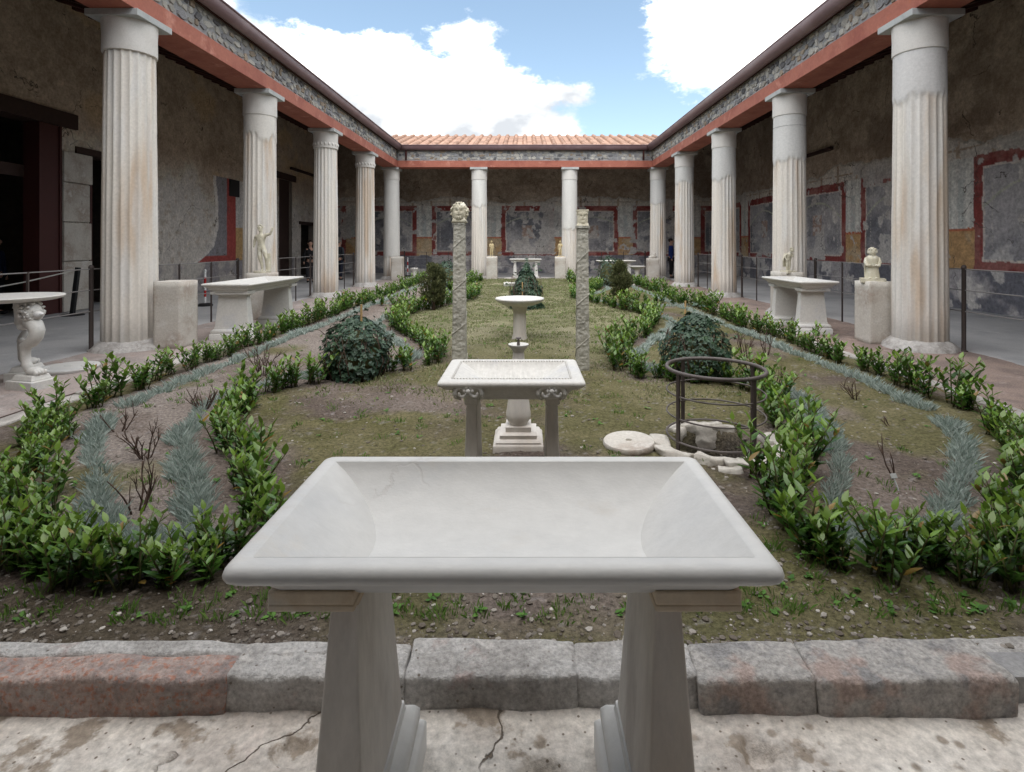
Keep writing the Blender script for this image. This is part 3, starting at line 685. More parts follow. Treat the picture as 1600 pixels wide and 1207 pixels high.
# hips: tiles continue towards the corners behind the side roofs
for s in (-1, 1):
    for i in range(1, 10):
        xx = s*(x0-.1+i*(2*x0-.2)/ncol)
        for j in range(int(i*1.0), 11):
            s_ = j*.44; ry = YF-.1+s_*math.cos(tilt); rz = z0+.012+s_*math.sin(tilt)-.02
            mt = Matrix.Translation((xx, ry, rz+.035)) @ Matrix.Rotation(tilt+.02, 4, 'X'); far.add([mt @ v.co for v in cover.vertices], [tuple(p.vertices) for p in cover.polygons])
            mt = Matrix.Translation((xx-s*(2*x0-.2)/ncol/2, ry, rz)) @ Matrix.Rotation(tilt+.035, 4, 'X'); farm.add([mt @ v.co for v in pan.vertices], [tuple(p.vertices) for p in pan.polygons])
tag(far.build('upper_cover_tiles', M['tile'], rb_, True), kind='stuff'); tag(farm.build('pan_tiles', M['tile'], rb_), kind='stuff')
# ------------------------------------------------------------------ kerbs
GZ = .06
def rockblock(name, x0, x1, y0, y1, z0, z1, m, parent, seed, n=(24, 8, 6), amp=.02, round_=.05):
    """worn block: box surface rounded and eaten by noise"""
    bm = bmesh.new(); bmesh.ops.create_cube(bm, size=2)
    bmesh.ops.subdivide_edges(bm, edges=bm.edges[:], cuts=n[0], use_grid_fill=True)
    c = Vector(((x0+x1)/2, (y0+y1)/2, (z0+z1)/2)); h = Vector(((x1-x0)/2, (y1-y0)/2, (z1-z0)/2))
    for v in bm.verts:
        p = Vector((v.co.x*h.x, v.co.y*h.y, v.co.z*h.z))
        q = Vector([max(-(h[i]-round_), min(h[i]-round_, p[i])) for i in range(3)]); dlt = p-q
        if dlt.length > 1e-6: p = q+dlt.normalized()*min(round_, dlt.length)
        w = c+p; nn = mnoise.noise_vector(w*7+Vector((seed, 0, 0)))*amp+mnoise.noise_vector(w*22+Vector((0, seed, 0)))*amp*.4
        v.co = w+nn
    me = bpy.data.meshes.new(name); bm.to_mesh(me); bm.free(); me.materials.append(m)
    me.polygons.foreach_set('use_smooth', [True]*len(me.polygons)); return link(name, me, parent)
kb = tag(empty('front_kerb'), kind='structure')
kred = mat('red_speckled_kerb', (.46, .36, .32), [((.34, .28, .26), .45, .62, 6), ((.42, .37, .34), .55, .72, 9), ((.46, .235, .17), .50, .64, 55), ((.30, .25, .23), .60, .68, 45)], rough=.95, bump=.025, bs=45, fine=.2, fs=50)
kgrey = mat('grey_kerb', (.52, .50, .48), [((.39, .37, .35), .45, .62, 6), ((.58, .55, .52), .55, .72, 12), ((.40, .29, .26), .62, .74, 4)], rough=.95, bump=.025, bs=45, fine=.22, fs=60, spots=[((.2, .17, .14), 24, .06, .14)])
kpink = mat('pinkish_grey_kerb', (.47, .445, .42), [((.45, .355, .315), .48, .6, 5), ((.31, .30, .295), .5, .66, 9)], rough=.95, bump=.025, bs=45, fine=.24, fs=60)
for i, (a, b_, y0, y1, z1, m) in enumerate(((-2.4, -.89, 1.60, 1.70, .112, kred), (-2.4, -.62, 1.695, 1.76, .112, kgrey), (-.905, -.36, 1.615, 1.755, .108, kgrey), (-.365, .16, 1.62, 1.78, .105, kgrey), (.155, .53, 1.625, 1.775, .10, kgrey),
                                            (.52, .87, 1.60, 1.755, .112, kpink), (.865, 1.46, 1.59, 1.765, .115, kpink), (1.48, 2.5, 1.66, 1.83, .075, kgrey))):
    rockblock('kerb_stone', a, b_, y0, y1, -.06, z1, m, kb, i*3.1, (26, 8, 6), .010, .014)
b = MB(); b.box(-2.4, 2.5, 1.645, 1.745, -.05, .082); b.build('kerb_mortar', M['mortar'], kb)
kl = tag(empty('side_kerb'), kind='structure'); y = 2.0
for s in (-1, 1):
    y = 2.0
    while y < 21.0:
        w = rng.uniform(.9, 1.8)
        if y > 10: w *= 1.6
        h = rng.uniform(.045, .065) if s < 0 else rng.uniform(.02, .05)
        rockblock('kerb_stone', min(s*3.93, s*4.10), max(s*3.93, s*4.10), y+.012, y+w-.012, -.05, h, M['kerb_pale'], kl, y, (7, 1, 1), .012, .02); y += w
k3 = tag(empty('back_kerb'), kind='structure'); x = -3.95
while x < 3.9:
    w = rng.uniform(.8, 1.5); rockblock('kerb_stone', x+.01, min(x+w, 4.0)-.01, 21.0, 21.22, -.05, .10, M['kerb_pale'], k3, x, (6, 1, 1), .012, .02); x += w
# flat dark strip standing in for the shade of a groove, left edge
b = MB(); b.box(-4.20, -4.165, 2.0, 21.2, -.02, .016); tag(b.build('groove_shade_strip', M['dark_wood']), kind='structure')
# ------------------------------------------------------------------ garden
HL_outer = [(-3.62, 19.6), (-3.62, 12), (-3.6, 8), (-3.6, 5.5), (-3.55, 4.4)]
HL_front = [(-3.45, 3.95), (-3.1, 3.4), (-2.68, 2.92), (-2.42, 2.6), (-2.2, 2.36), (-1.9, 2.2), (-1.58, 2.17), (-1.3, 2.2)]
HL_inner = [(-1.2, 2.35), (-1.30, 2.62), (-1.52, 3.0), (-1.88, 3.5), (-2.18, 4.0), (-2.36, 4.6), (-2.2, 5.05), (-1.8, 5.35), (-1.4, 5.65), (-1.08, 6.15), (-1.1, 6.6), (-1.4, 7.3), (-1.9, 8.3), (-2.3, 9.6),
            (-2.1, 10.8), (-1.6, 12.2), (-1.2, 13.2), (-1.4, 14.2), (-2.0, 15.5), (-2.3, 17), (-1.9, 18.4), (-1.5, 19.6)]
HR_inner = [(1.22, 2.32), (1.22, 2.6), (1.40, 3.0), (1.72, 3.5), (1.95, 4.1), (2.1, 4.7), (1.95, 5.1), (1.5, 5.3), (1.15, 5.55), (.98, 6.15)]+[(-a, b) for a, b in HL_inner[10:]]
HR_front = [(3.45, 3.95), (3.15, 3.4), (2.75, 2.95), (2.45, 2.62), (2.2, 2.36), (1.9, 2.2), (1.6, 2.16), (1.32, 2.2)]
HR_outer = [(-a, b) for a, b in HL_outer]
HL_cross = [(-3.5, 11.9), (-3.0, 11.8), (-2.4, 11.9)]; HR_cross = [(3.5, 12.1), (3.0, 12.0), (2.4, 12.1)]
def spline(pts, step):
    pts = np.array(pts); out = []
    P_ = np.vstack([2*pts[0]-pts[1], pts, 2*pts[-1]-pts[-2]])
    for i in range(1, len(P_)-2):
        p0, p1, p2, p3 = P_[i-1:i+3]
        for t in np.linspace(0, 1, 24, endpoint=False):
            out.append(.5*((2*p1)+(-p0+p2)*t+(2*p0-5*p1+4*p2-p3)*t*t+(-p0+3*p1-3*p2+p3)*t**3))
    out.append(pts[-1]); out = np.array(out); L_ = np.r_[0, np.cumsum(np.linalg.norm(np.diff(out, axis=0), axis=1))]
    s = np.arange(0, L_[-1], step); q = np.stack([np.interp(s, L_, out[:, 0]), np.interp(s, L_, out[:, 1])], -1)
    d_ = np.gradient(q, axis=0) if len(q) > 1 else np.zeros_like(q); d_ /= np.linalg.norm(d_, axis=1, keepdims=True)+1e-9
    return q, d_
BEDL = np.array(HL_inner+HL_outer+HL_front); BEDR = np.array(HR_inner+HR_outer+HR_front)
def inpoly(x, y, poly):
    r = np.zeros(x.shape, bool); n = len(poly); j = n-1
    for i in range(n):
        xi, yi = poly[i]; xj, yj = poly[j]
        if yi != yj: r ^= ((yi > y) != (yj > y)) & (x < (xj-xi)*(y-yi)/(yj-yi)+xi)
        j = i
    return r
WELL = (1.29, 3.66)
ylist = [1.70]
while ylist[-1] < 21.1: ylist.append(ylist[-1]+max(.011, ylist[-1]*.0052))
xs = np.linspace(-3.98, 3.98, 400); X, Y = np.meshgrid(xs, np.array(ylist))
def groundz(x, y):
    z = GZ+.05*(fbm(x*.9, y*.9, 2, 3)-.5)+.035*(fbm(x*5, y*5, 3, 4)-.5)+.018*(fbm(x*22, y*22, 8, 3)-.5)
    z = z-.03*np.exp(-((np.abs(x)-3.9)/.12)**2)
    dd = np.sqrt(((x-WELL[0])/1.0)**2+(y-WELL[1])**2)+.05*(fbm(x*6, y*6, 17, 2)-.5)
    return z-.55*(1-sstep(.20, .27, dd))
Z = groundz(X, Y); xf, yf = X.ravel(), Y.ravel()
inL = inpoly(xf, yf, BEDL); inR = inpoly(xf, yf, BEDR)
n = lambda s, k, o=5: fbm(xf*s, yf*s, 500+k, o)
Cc = lambda c: np.array(c)[None, :]
mixc = lambda a, b, t: a*(1-t[:, None])+b*t[:, None]
soil = mixc(Cc((.105, .082, .062)), Cc((.185, .152, .118)), sstep(.35, .65, n(1.6, 1)))
dry = mixc(Cc((.20, .165, .13)), Cc((.27, .235, .19)), sstep(.35, .65, n(2.2, 2)))
moss = mixc(Cc((.115, .115, .035)), Cc((.16, .15, .06)), sstep(.4, .6, n(5, 3)))
straw = mixc(Cc((.165, .165, .085)), Cc((.24, .23, .13)), sstep(.4, .6, n(1.4, 4)))
wL = inL.astype(float); wR = inR.astype(float)
col = mixc(soil, dry, np.clip(.55*(1-sstep(2.0, 2.6, 4-yf))+.0*yf, 0, 1)*0+.25)
col = mixc(col, dry, wL*.85); col = mixc(col, soil, wR*.3)
mm = sstep(.46, .66, n(1.3, 5)+.10*(1-wL)+.04*wR-.14*wL+.05*sstep(-1.5, 1, xf)); col = mixc(col, moss, mm*.75)
ctr = (1-wL)*(1-wR)
sw = sstep(5.0, 8.5, yf+1.2*(n(.7, 6)-.5)); col = mixc(col, straw, sw*ctr*.85)
col = mixc(col, soil, sstep(.55, .7, n(.9, 7))*.45*ctr*(yf < 9))
# damp dark earth dug over along the front of the left bed
col = mixc(col, Cc((.085, .066, .052)), (1-sstep(-1.1, -.2, xf+.4*(n(1.2, 9)-.5)))*(1-sstep(2.15, 2.5, yf))*.75)
col = mixc(col, Cc((.40, .38, .345)), sstep(.76, .82, n(34, 8, 2))*.35*(yf < 6))
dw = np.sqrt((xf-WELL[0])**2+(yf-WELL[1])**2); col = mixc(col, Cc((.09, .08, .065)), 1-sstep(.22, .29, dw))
col = col*.98*np.array([1.0, .985, 1.08])[None]
gm = gridmesh('garden_ground', np.stack([xf, yf, Z.ravel()], -1), len(xs), len(ylist), M['soil'], col)
tag(link('garden_ground', gm), kind='structure')
def gz(x, y): return float(groundz(np.array([x]), np.array([y]))[0])
# ------------------------------------------------------------------ plants
def leafshape(L_, w, fold=.18, curl=.12, seg=3):
    """a lance leaf along +Y, 2*(seg) quads"""
    V = [(0, 0, 0)]; ts = np.linspace(0, 1, seg+2)[1:-1]
    for t in ts:
        ww = w*math.sin(math.pi*t**.8)*.5; z = -curl*L_*t*t
        V += [(-ww, t*L_, z+fold*ww), (0, t*L_, z), (ww, t*L_, z+fold*ww)]
    V.append((0, L_, -curl*L_)); F_ = [(0, 2, 1, 1), (0, 3, 2, 2)]
    for i in range(seg-1):
        a = 1+3*i; F_ += [(a, a+1, a+4, a+3), (a+1, a+2, a+5, a+4)]
    a = 1+3*(seg-1); T = len(V)-1; F_ += [(a, a+1, T, T), (a+1, a+2, T, T)]
    return np.array(V, float), F_
def tri(Fs):
    out = []
    for f in Fs:
        q = []
        for i in f:
            if i not in q: q.append(i)
        if len(q) == 3: out.append(q)
        else: out += [[q[0], q[1], q[2]], [q[0], q[2], q[3]]]
    return np.array(out)
class Leaves:
    def __init__(s): s.V = []; s.T = []; s.C = []; s.n = 0
    def add(s, v, t, c): s.V.append(v); s.T.append(t+s.n); s.C.append(np.repeat(np.array(c)[None], len(v), 0)); s.n += len(v)
    def mesh(s, name, m, smooth=True): return npmesh(name, np.concatenate(s.V), np.concatenate(s.T), m, np.concatenate(s.C), smooth)
def frame(direction, up=(0, 0, 1)):
    y = Vector(direction).normalized(); x = y.cross(Vector(up))
    if x.length < 1e-4: x = Vector((1, 0, 0))
    x.normalize(); z = x.cross(y); return np.array([x, y, z])     # rows
LV, LF = leafshape(1, .37); LT = tri(LF)
def laurel(seed, h):
    """(leaf mesh, stem mesh) of one young laurel about h tall"""
    r = random.Random(seed); lv = Leaves(); st = MB()
    for k in range(r.randint(6, 9)):
        a = r.uniform(0, 6.28); lean = r.uniform(.08, .5); hh = h*r.uniform(.55, 1.1); bx, by = r.uniform(-.05, .05), r.uniform(-.05, .05)
        pts = [Vector((bx+math.cos(a)*lean*hh*t*(.6+.4*t), by+math.sin(a)*lean*hh*t*(.6+.4*t), hh*t-.01)) for t in (0, .35, .7, 1)]
        st.tube(pts, [.005, .0045, .0035, .002], 5)
        nl = r.randint(10, 14); ga = r.uniform(0, 6.28)
        for i in range(nl):
            t = .12+.88*(i+r.random()*.6)/nl; t = min(t, .999); q = t*3; j = int(q); p = pts[j].lerp(pts[j+1], q-j)
            ga += 2.4+r.uniform(-.4, .4); el = r.uniform(.25, .85)+t*.6
            d_ = Vector((math.cos(ga)*math.cos(el), math.sin(ga)*math.cos(el), math.sin(el)))
            s_ = r.uniform(.06, .105)*(1.0-.25*t)*(h/.32)**.4
            m_ = frame(d_); v = (LV*np.array([s_, s_, s_]))@m_+np.array(p)
            g = r.random(); yo = max(0, t-.55)
            c = (.048+.05*g+.20*yo, .118+.09*g+.22*yo, .020+.016*g+.016*yo)
            if r.random() < .02: c = (.25, .16, .04)
            lv.add(v, LT, c)
    return lv.mesh('foliage', M['leaf']), st.mesh('stems', M['stem'], True)
LAU = [laurel(100+i, (.24, .27, .30, .33, .36, .30, .26, .40)[i]) for i in range(8)]
def hedge_positions(pts, step, wid, seed):
    q, d_ = spline(pts, step); r = random.Random(seed); out = []
    for (x, y), (dx, dy) in zip(q, d_):
        o_ = r.uniform(-wid, wid); out.append((x-dy*o_+r.uniform(-.03, .03), y+dx*o_+r.uniform(-.03, .03)))
    return out
rowsL = [('laurel plant in the hedge along the bare-plaster portico', HL_outer, .19, .05), ('glossy laurel plant round the front end of the pale dry bed', HL_front, .135, .07),
         ('laurel plant in scalloped hedge of the pale dry bed', HL_inner, .155, .07), ('glossy laurel plant in the cross hedge by the left juniper', HL_cross, .2, .06)]
rowsR = [('laurel plant in the hedge along the red gravel', HR_outer, .19, .05), ('glossy laurel plant round the front end of the mossy bed', HR_front, .135, .07),
         ('laurel plant in scalloped hedge of the mossy bed', HR_inner, .155, .07), ('glossy laurel plant in the cross hedge beside the right juniper', HR_cross, .2, .06)]
allp = []
for si, rows in enumerate((rowsL, rowsR)):
    for ri, (lb, pts, step, wid) in enumerate(rows):
        def seg(y, lb=lb, ri=ri):
            if ri == 2: return lb+(', level with the large trough' if y < 3.1 else ', level with the ribbed trough' if y < 4.6 else ', curling round the ivy mound' if y < 7.2 else ', beyond the masked pillars')
            if ri == 0: return lb+(', ahead of the near column' if y < 7 else ', level with the white trough' if y < 10 else ', past the white trough')
            return lb
        for (x, y) in hedge_positions(pts, step, wid, si*10+ri): allp.append((y, x, seg(y), ri, si))
        if ri in (1,):
            pts = [p for p in pts if abs(p[0]) > 2.15]
            for (x, y) in hedge_positions(pts, step*1.5, wid*2.2, si*10+ri+50): allp.append((y, x, lb, ri, si))
for px, py in ((15, 885), (60, 893), (105, 880), (140, 890), (215, 893), (268, 905), (325, 872), (30, 850)): allp.append((G(px, py)[1], G(px, py)[0], rowsL[1][0], 1, 0))
for px, py in ((1290, 878), (1305, 890), (1372, 893), (1440, 878), (1462, 890), (1535, 893), (1590, 890), (1570, 870)): allp.append((G(px, py)[1], G(px, py)[0], rowsR[1][0], 1, 1))
allp.sort()
farl = Leaves(); lr = random.Random(3); npl = 0
for (y, x, lb, ri, si) in allp:
    if abs(x)/max(y, .1)*F > 900: continue
    f_, s_ = lr.choice(LAU); sc_ = lr.uniform(.66, 1.04)*(1.0 if y < 8 else 1.12); rz = lr.uniform(0, 6.28); g_ = gz(x, y)
    if ri == 1: sc_ *= .82
    if npl < 298:
        root = empty('laurel_plant', (x, y, g_), rz, lb, 'plant', 'laurel plants edging the beds'); root.scale = (sc_*1.28, sc_*1.28, sc_)
        link('foliage', f_, root); link('stems', s_, root); npl += 1
    else:
        nv = len(f_.vertices); co = np.empty(nv*3, np.float32); f_.vertices.foreach_get('co', co); co = co.reshape(-1, 3)*np.array([sc_*1.2, sc_*1.2, sc_])
        c_, s2 = math.cos(rz), math.sin(rz); co = np.stack([co[:, 0]*c_-co[:, 1]*s2+x, co[:, 0]*s2+co[:, 1]*c_+y, co[:, 2]+g_], -1)
        ca = np.empty(nv*4, np.float32); f_.color_attributes['Col'].data.foreach_get('color', ca)
        ti = np.empty(len(f_.polygons)*3, np.int32); f_.polygons.foreach_get('vertices', ti)
        farl.V.append(co); farl.T.append(ti.reshape(-1, 3)+farl.n); farl.C.append(ca.reshape(-1, 4)[:, :3]); farl.n += nv
tag(link('far_laurel_hedges', farl.mesh('far_laurel_hedges', M['leaf'])), 'far stretches of low laurel hedge towards the end colonnade', 'hedge', kind='stuff')
# silver santolina strips inside the hedges
def blades(lv, x, y, z, r, n_, hmin, hmax, cols, seed, spread=.7, w=.0035):
    g = np.random.default_rng(seed); a = g.uniform(0, 6.283, n_); rad = r*np.sqrt(g.random(n_)); h = g.uniform(hmin, hmax, n_); ta = a+g.normal(0, 1.2, n_); tl = h*spread*g.uniform(.1, .8, n_)
    bx = x+rad*np.cos(a)*.95; by = y+rad*np.sin(a)*.95; h = h*(1.05-.45*(rad/r)**2); tx = bx+np.cos(ta)*tl; ty = by+np.sin(ta)*tl
    pa = g.uniform(0, 3.14, n_); wx, wy = np.cos(pa)*w, np.sin(pa)*w
    zb = np.full(n_, z-.01); V = np.stack([np.stack([bx-wx, by-wy, zb], -1), np.stack([bx+wx, by+wy, zb], -1), np.stack([(bx+tx)/2+wx*1.3, (by+ty)/2+wy*1.3, z+h*.6], -1), np.stack([tx, ty, z+h], -1)], 1).reshape(-1, 3)
    i = np.arange(n_)*4; T = np.concatenate([np.stack([i, i+1, i+2], -1), np.stack([i, i+2, i+3], -1)])
    c = np.array(cols)[g.integers(0, len(cols), n_)]*g.uniform(.8, 1.2, (n_, 1)); lv.V.append(V); lv.T.append(T+lv.n); lv.C.append(np.repeat(c, 4, 0)); lv.n += len(V)
SAN = [(.30, .36, .32), (.38, .44, .40), (.22, .28, .24), (.44, .50, .46)]
def inner_side(pts, poly, off):
    q, d_ = spline(pts, .075); out = []
    for (x, y), (dx, dy) in zip(q, d_):
        for s in (1, -1):
            px, py = x-dy*off*s, y+dx*off*s
            if inpoly(np.array([px]), np.array([py]), poly)[0]: out.append((px, py)); break
    return out
for si, (rows, poly, lb) in enumerate(((rowsL, BEDL, 'silvery grey santolina edging inside the pale dry bed'), (rowsR, BEDR, 'silvery grey santolina edging inside the mossy bed by the well'))):
    lv = Leaves(); k = 0
    for ri, (_, pts, _, _) in enumerate(rows):
        for (x, y) in inner_side(pts, poly, .27 if ri != 1 else .3):
            k += 1
            if abs(x)/max(y, .1)*F > 900: continue
            vr = float(np.clip(fbm(np.array([x*4.3]), np.array([y*4.3]), 61, 2)[0]*1.9-.35, .25, 1))
            nb = 150 if y < 5 else (80 if y < 9 else 34)
            blades(lv, x+lr.uniform(-.03, .03), y+lr.uniform(-.03, .03), gz(x, y), .035+.045*vr, int(nb*(.35+vr)), .015, .05+.045*vr, SAN, si*5000+k, 1.2, .0022 if y < 6 else .0045)
    tag(link('santolina_edging', lv.mesh('santolina_edging', M['grey_leaf'], False)), lb, 'ground cover', kind='stuff')
# ------------------------------------------------------------------ turf, tufts, pebbles
lv = Leaves(); g = np.random.default_rng(5); GR = [(.10, .20, .03), (.14, .26, .05), (.18, .28, .07), (.09, .16, .03)]
k = 0
while k < 800:
    x = g.uniform(-3.6, 3.6); y = 1.95+18*g.random()**2.6
    dn = fbm(np.array([x*1.1]), np.array([y*1.1]), 71, 3)[0]
    if dn < .46: continue
    k += 1; blades(lv, x, y, gz(x, y), g.uniform(.02, .06), int(g.uniform(8, 26)), .012, g.uniform(.025, .06), GR, 900+k, 1.2, .0022)
tag(link('grass_tufts', lv.mesh('grass_tufts', M['grass'], False)), 'scattered small green grass tufts on bare ground', 'grass', kind='stuff')
# small broad-leaved weeds
lv = Leaves(); wv, wf = leafshape(1, .62, seg=2); wt = tri(wf); k = 0
while k < 330:
    x = g.uniform(-3.4, 3.4); y = 1.95+10*g.random()**2.2
    if x > .8 and y < 2.2 or g.random() < .55:
        k += 1; z = gz(x, y)
        for i in range(g.integers(4, 9)):
            a = g.uniform(0, 6.28); el = g.uniform(.1, .7); s_ = g.uniform(.012, .032); v = (wv*s_)@frame((math.cos(a)*math.cos(el), math.sin(a)*math.cos(el), math.sin(el)))+np.array((x+g.uniform(-.015, .015), y+g.uniform(-.015, .015), z+.004)); q = g.random()
            lv.add(v, wt, (.06+.07*q, .15+.12*q, .03+.02*q))
tag(link('small_weeds', lv.mesh('small_weeds', M['grass'], False)), 'low green weeds sprouting from the soil', 'weeds', kind='stuff')
lv = Leaves(); ST = [(.24, .245, .125), (.20, .23, .095), (.30, .28, .175), (.17, .21, .08)]
for k in range(2600):
    y = 4.6+16.3*g.random()**1.15; x = g.uniform(-2.3, 2.3)
    if inpoly(np.array([x]), np.array([y]), BEDL)[0] or inpoly(np.array([x]), np.array([y]), BEDR)[0]: continue
    if g.random() > .25+.12*(y-4.6): continue
    blades(lv, x, y, gz(x, y), .16, 26, .012, .035, ST, 7000+k, 1.5, .003+.0005*y)
tag(link('lawn_turf', lv.mesh('lawn_turf', M['grass'], False)), 'short straw-green turf of the middle lawn', 'grass', kind='stuff')
ico = np.array([(0, 0, 1), (.89, 0, .45), (.28, .85, .45), (-.72, .53, .45), (-.72, -.53, .45), (.28, -.85, .45), (.72, .53, -.45), (-.28, .85, -.45), (-.89, 0, -.45), (-.28, -.85, -.45), (.72, -.53, -.45), (0, 0, -1)])
icf = np.array([(0,1,2),(0,2,3),(0,3,4),(0,4,5),(0,5,1),(1,6,2),(2,7,3),(3,8,4),(4,9,5),(5,10,1),(2,6,7),(3,7,8),(4,8,9),(5,9,10),(1,10,6),(6,11,7),(7,11,8),(8,11,9),(9,11,10),(10,11,6)])
lv = Leaves()
for k in range(9500):
    y = 1.78+6.5*g.random()**2.8; x = g.uniform(-1, 1)*min(3.4, y*1.05)
    s_ = .0025+.010*g.random()**4; v = ico*np.array([s_*g.uniform(.8, 1.4), s_*g.uniform(.8, 1.4), s_*.6])*g.uniform(.8, 1.2, (12, 1)); a = g.uniform(0, 6.28); c_, s2 = math.cos(a), math.sin(a)
    v = np.stack([v[:, 0]*c_-v[:, 1]*s2+x, v[:, 0]*s2+v[:, 1]*c_+y, v[:, 2]+gz(x, y)+s_*.2], -1); q = g.random()**1.7
    q = q if g.random() < .45 else q*.15; lv.add(v, icf, (.12+.36*q, .10+.345*q, .08+.32*q))
tag(link('soil_pebbles', lv.mesh('soil_pebbles', M['pebble'], False)), 'small pale pebbles and clods strewn over the soil', 'pebbles', kind='stuff')
# dead leaves
def dead_leaf(px, py, s_, lb):
    x, y = G(px, py); v, f_ = leafshape(s_, s_*.7, .5, -.3, 3); b = MB(); b.add([(p[0], p[1], p[2]+.015) for p in v], [tuple(dict.fromkeys(q)) for q in f_]); v2 = [(p[0]*.8, -p[1]*.7, p[2]*1.3+.02) for p in v]; b.add(v2, [tuple(dict.fromkeys(q)) for q in f_])
    o = b.build('dry_leaf', M['deadleaf'], None, False, (x, y, gz(x, y))); o.rotation_euler = (0, 0, rng.uniform(0, 6)); tag(o, lb, 'leaf')
dead_leaf(1430, 880, .10, 'large curled brown dry leaf below the laurels of the mossy bed')
# ------------------------------------------------------------------ ivy mounds and junipers
iv = np.array([(0, 0, 0), (-.42, .1, .03), (-.5, .42, .02), (-.2, .55, 0), (0, 1, -.08), (.2, .55, 0), (.5, .42, .02), (.42, .1, .03), (0, .4, -.03)]); it = np.array([(8, i, i+1) for i in range(7)]+[(8, 7, 0), (8, 0, 1)])
def ivy(px, py, w, h, lb, seed, n_=1500, cone=False, pale=0, ls=1.0):
    x, y = G(px, py); z = gz(x, y); root = empty('ivy_mound', (x, y, z), 0, lb, 'shrub', 'ivy mounds of the garden'); g = np.random.default_rng(seed); lv = Leaves(); ax = w/2
    for k in range(n_):
        a = g.uniform(0, 6.283); t = g.random()
        if cone: zt = h*(.03+.97*t**1.15); rr = ax*(1-(zt/h)**1.4)**.75
        else: zt = h*(.03+.97*t**.9); rr = ax*math.sqrt(max(0, 1-(max(zt/h-.32, 0)/.68)**2))*(.8+.2*min(1, zt/h/.32))
        rr *= .66+.62*fbm(np.array([abs(a-3.14)*1.4+seed]), np.array([zt*6]), seed, 3)[0]*g.uniform(.88, 1.1)
        rr *= (g.uniform(.7, 1) if g.random() < .3 else 1)
        p = np.array((rr*math.cos(a), rr*math.sin(a), zt*(.93+.14*fbm(np.array([a*2.]), np.array([t*4.]), seed+5, 2)[0])))
        out = Vector((math.cos(a), math.sin(a), .35+1.2*zt/h)).normalized()
        dirn = (Vector((g.normal(), g.normal(), g.normal()-.9))).normalized(); dirn = (dirn-out*dirn.dot(out)*.75).normalized()
        s_ = g.uniform(.02, .058)*ls; p = p*(1.0+(.22*g.random() if g.random() < .05 else 0)); m_ = frame(dirn, out); q = g.random()
        lv.add((iv*s_)@m_+p, it, (.022+.03*q+pale*.05, .05+.05*q+pale*.06, .03+.025*q+pale*.05))
    link('foliage', lv.mesh('foliage', M['ivy_leaf'], False), root)
    b = MB(); b.ball((0, 0, h*.36), (ax*.72, ax*.72, h*.42), 16, 10) if not cone else b.lathe([(ax*.7, .02), (ax*.6, h*.35), (ax*.35, h*.7), (.03, h*.9)], 14)
    b.build('dark_core', M['stem'], root, True); b = MB(); r_ = random.Random(seed)
    for k in range(26):
        a = r_.uniform(0, 6.28); p0 = Vector((math.cos(a)*ax*.75, math.sin(a)*ax*.75, 0)); p1 = Vector((math.cos(a)*ax*.98, math.sin(a)*ax*.98, h*.3)); a2 = a+r_.uniform(-.6, .6); p2 = Vector((math.cos(a2)*ax*.8, math.sin(a2)*ax*.8, h*.75))
        b.tube([p0, p1, p2], [.006, .004, .002], 5)
    for k in range(12):
        a = r_.uniform(0, 6.28); zt = h*r_.uniform(.35, .95); q = ax*(.55 if zt > h*.75 else .85); p0 = Vector((math.cos(a)*q, math.sin(a)*q, zt)); d_ = Vector((math.cos(a)*.8, math.sin(a)*.8, r_.uniform(.1, .9))).normalized(); Ls = r_.uniform(.08, .17)
        pts = [p0, p0+d_*Ls*.5+Vector((0, 0, .01)), p0+d_*Ls+Vector((0, 0, -.015))]; b.tube(pts, [.004, .003, .0015], 5); sh = Leaves()
        for j in range(6):
            p = np.array(pts[1].lerp(pts[2], j/5.) if j > 1 else pts[0].lerp(pts[1], .4+.3*j)); dr = Vector((r_.uniform(-1, 1), r_.uniform(-1, 1), r_.uniform(-.6, .4))); sh.add((iv*r_.uniform(.022, .042)*ls)@frame(dr, (d_.x, d_.y, 1))+p, it, (.05, .10, .045))
        link('ivy_shoot', sh.mesh('ivy_shoot', M['ivy_leaf'], False), root)
    b.build('vine_stems', M['twig'], root, True); return root
ivy(556, 588, .70, .60, 'rounded dark ivy mound in the pale dry bed, with bare vines at its foot', 1, 2300)
ivy(1086, 588, .68, .62, 'rounded dark ivy mound in the bed behind the iron well cage', 2, 2300)
ic = ivy(822, 481, .74, .92, 'conical dark ivy mound on the middle lawn behind the round pedestal bowl', 3, 2300, True, ls=1.35)
ivy(697, 452, .8, .85, 'ivy mound half hidden behind the left juniper', 4, 700, ls=1.5)
ivy(952, 447, .85, .95, 'ivy mound half hidden behind the right juniper', 5, 700, ls=1.5)
b = MB(); x, y = G(562, 590); b.tube([(x+.03, y-.05, gz(x, y)-.05), (x+.035, y-.06, .80)], .012, 6); tag(b.build('garden_stake', M['stake']), 'pale wooden stake sticking out of the ivy mound in the dry bed', 'stake')
b = MB(); x, y = G(820, 481); b.tube([(x-.05, y-.36, .0), (x-.05, y-.26, .62)], .012, 6); tag(b.build('garden_stake', M['stake']), 'pale wooden stake in the conical ivy mound', 'stake')
b = MB(); b.tube([(2.95, 9.95, .0), (2.96, 9.95, .36)], .016, 6); tag(b.build('garden_stake', M['stake']), 'short wooden stake beside the red gravel edging hedge', 'stake')
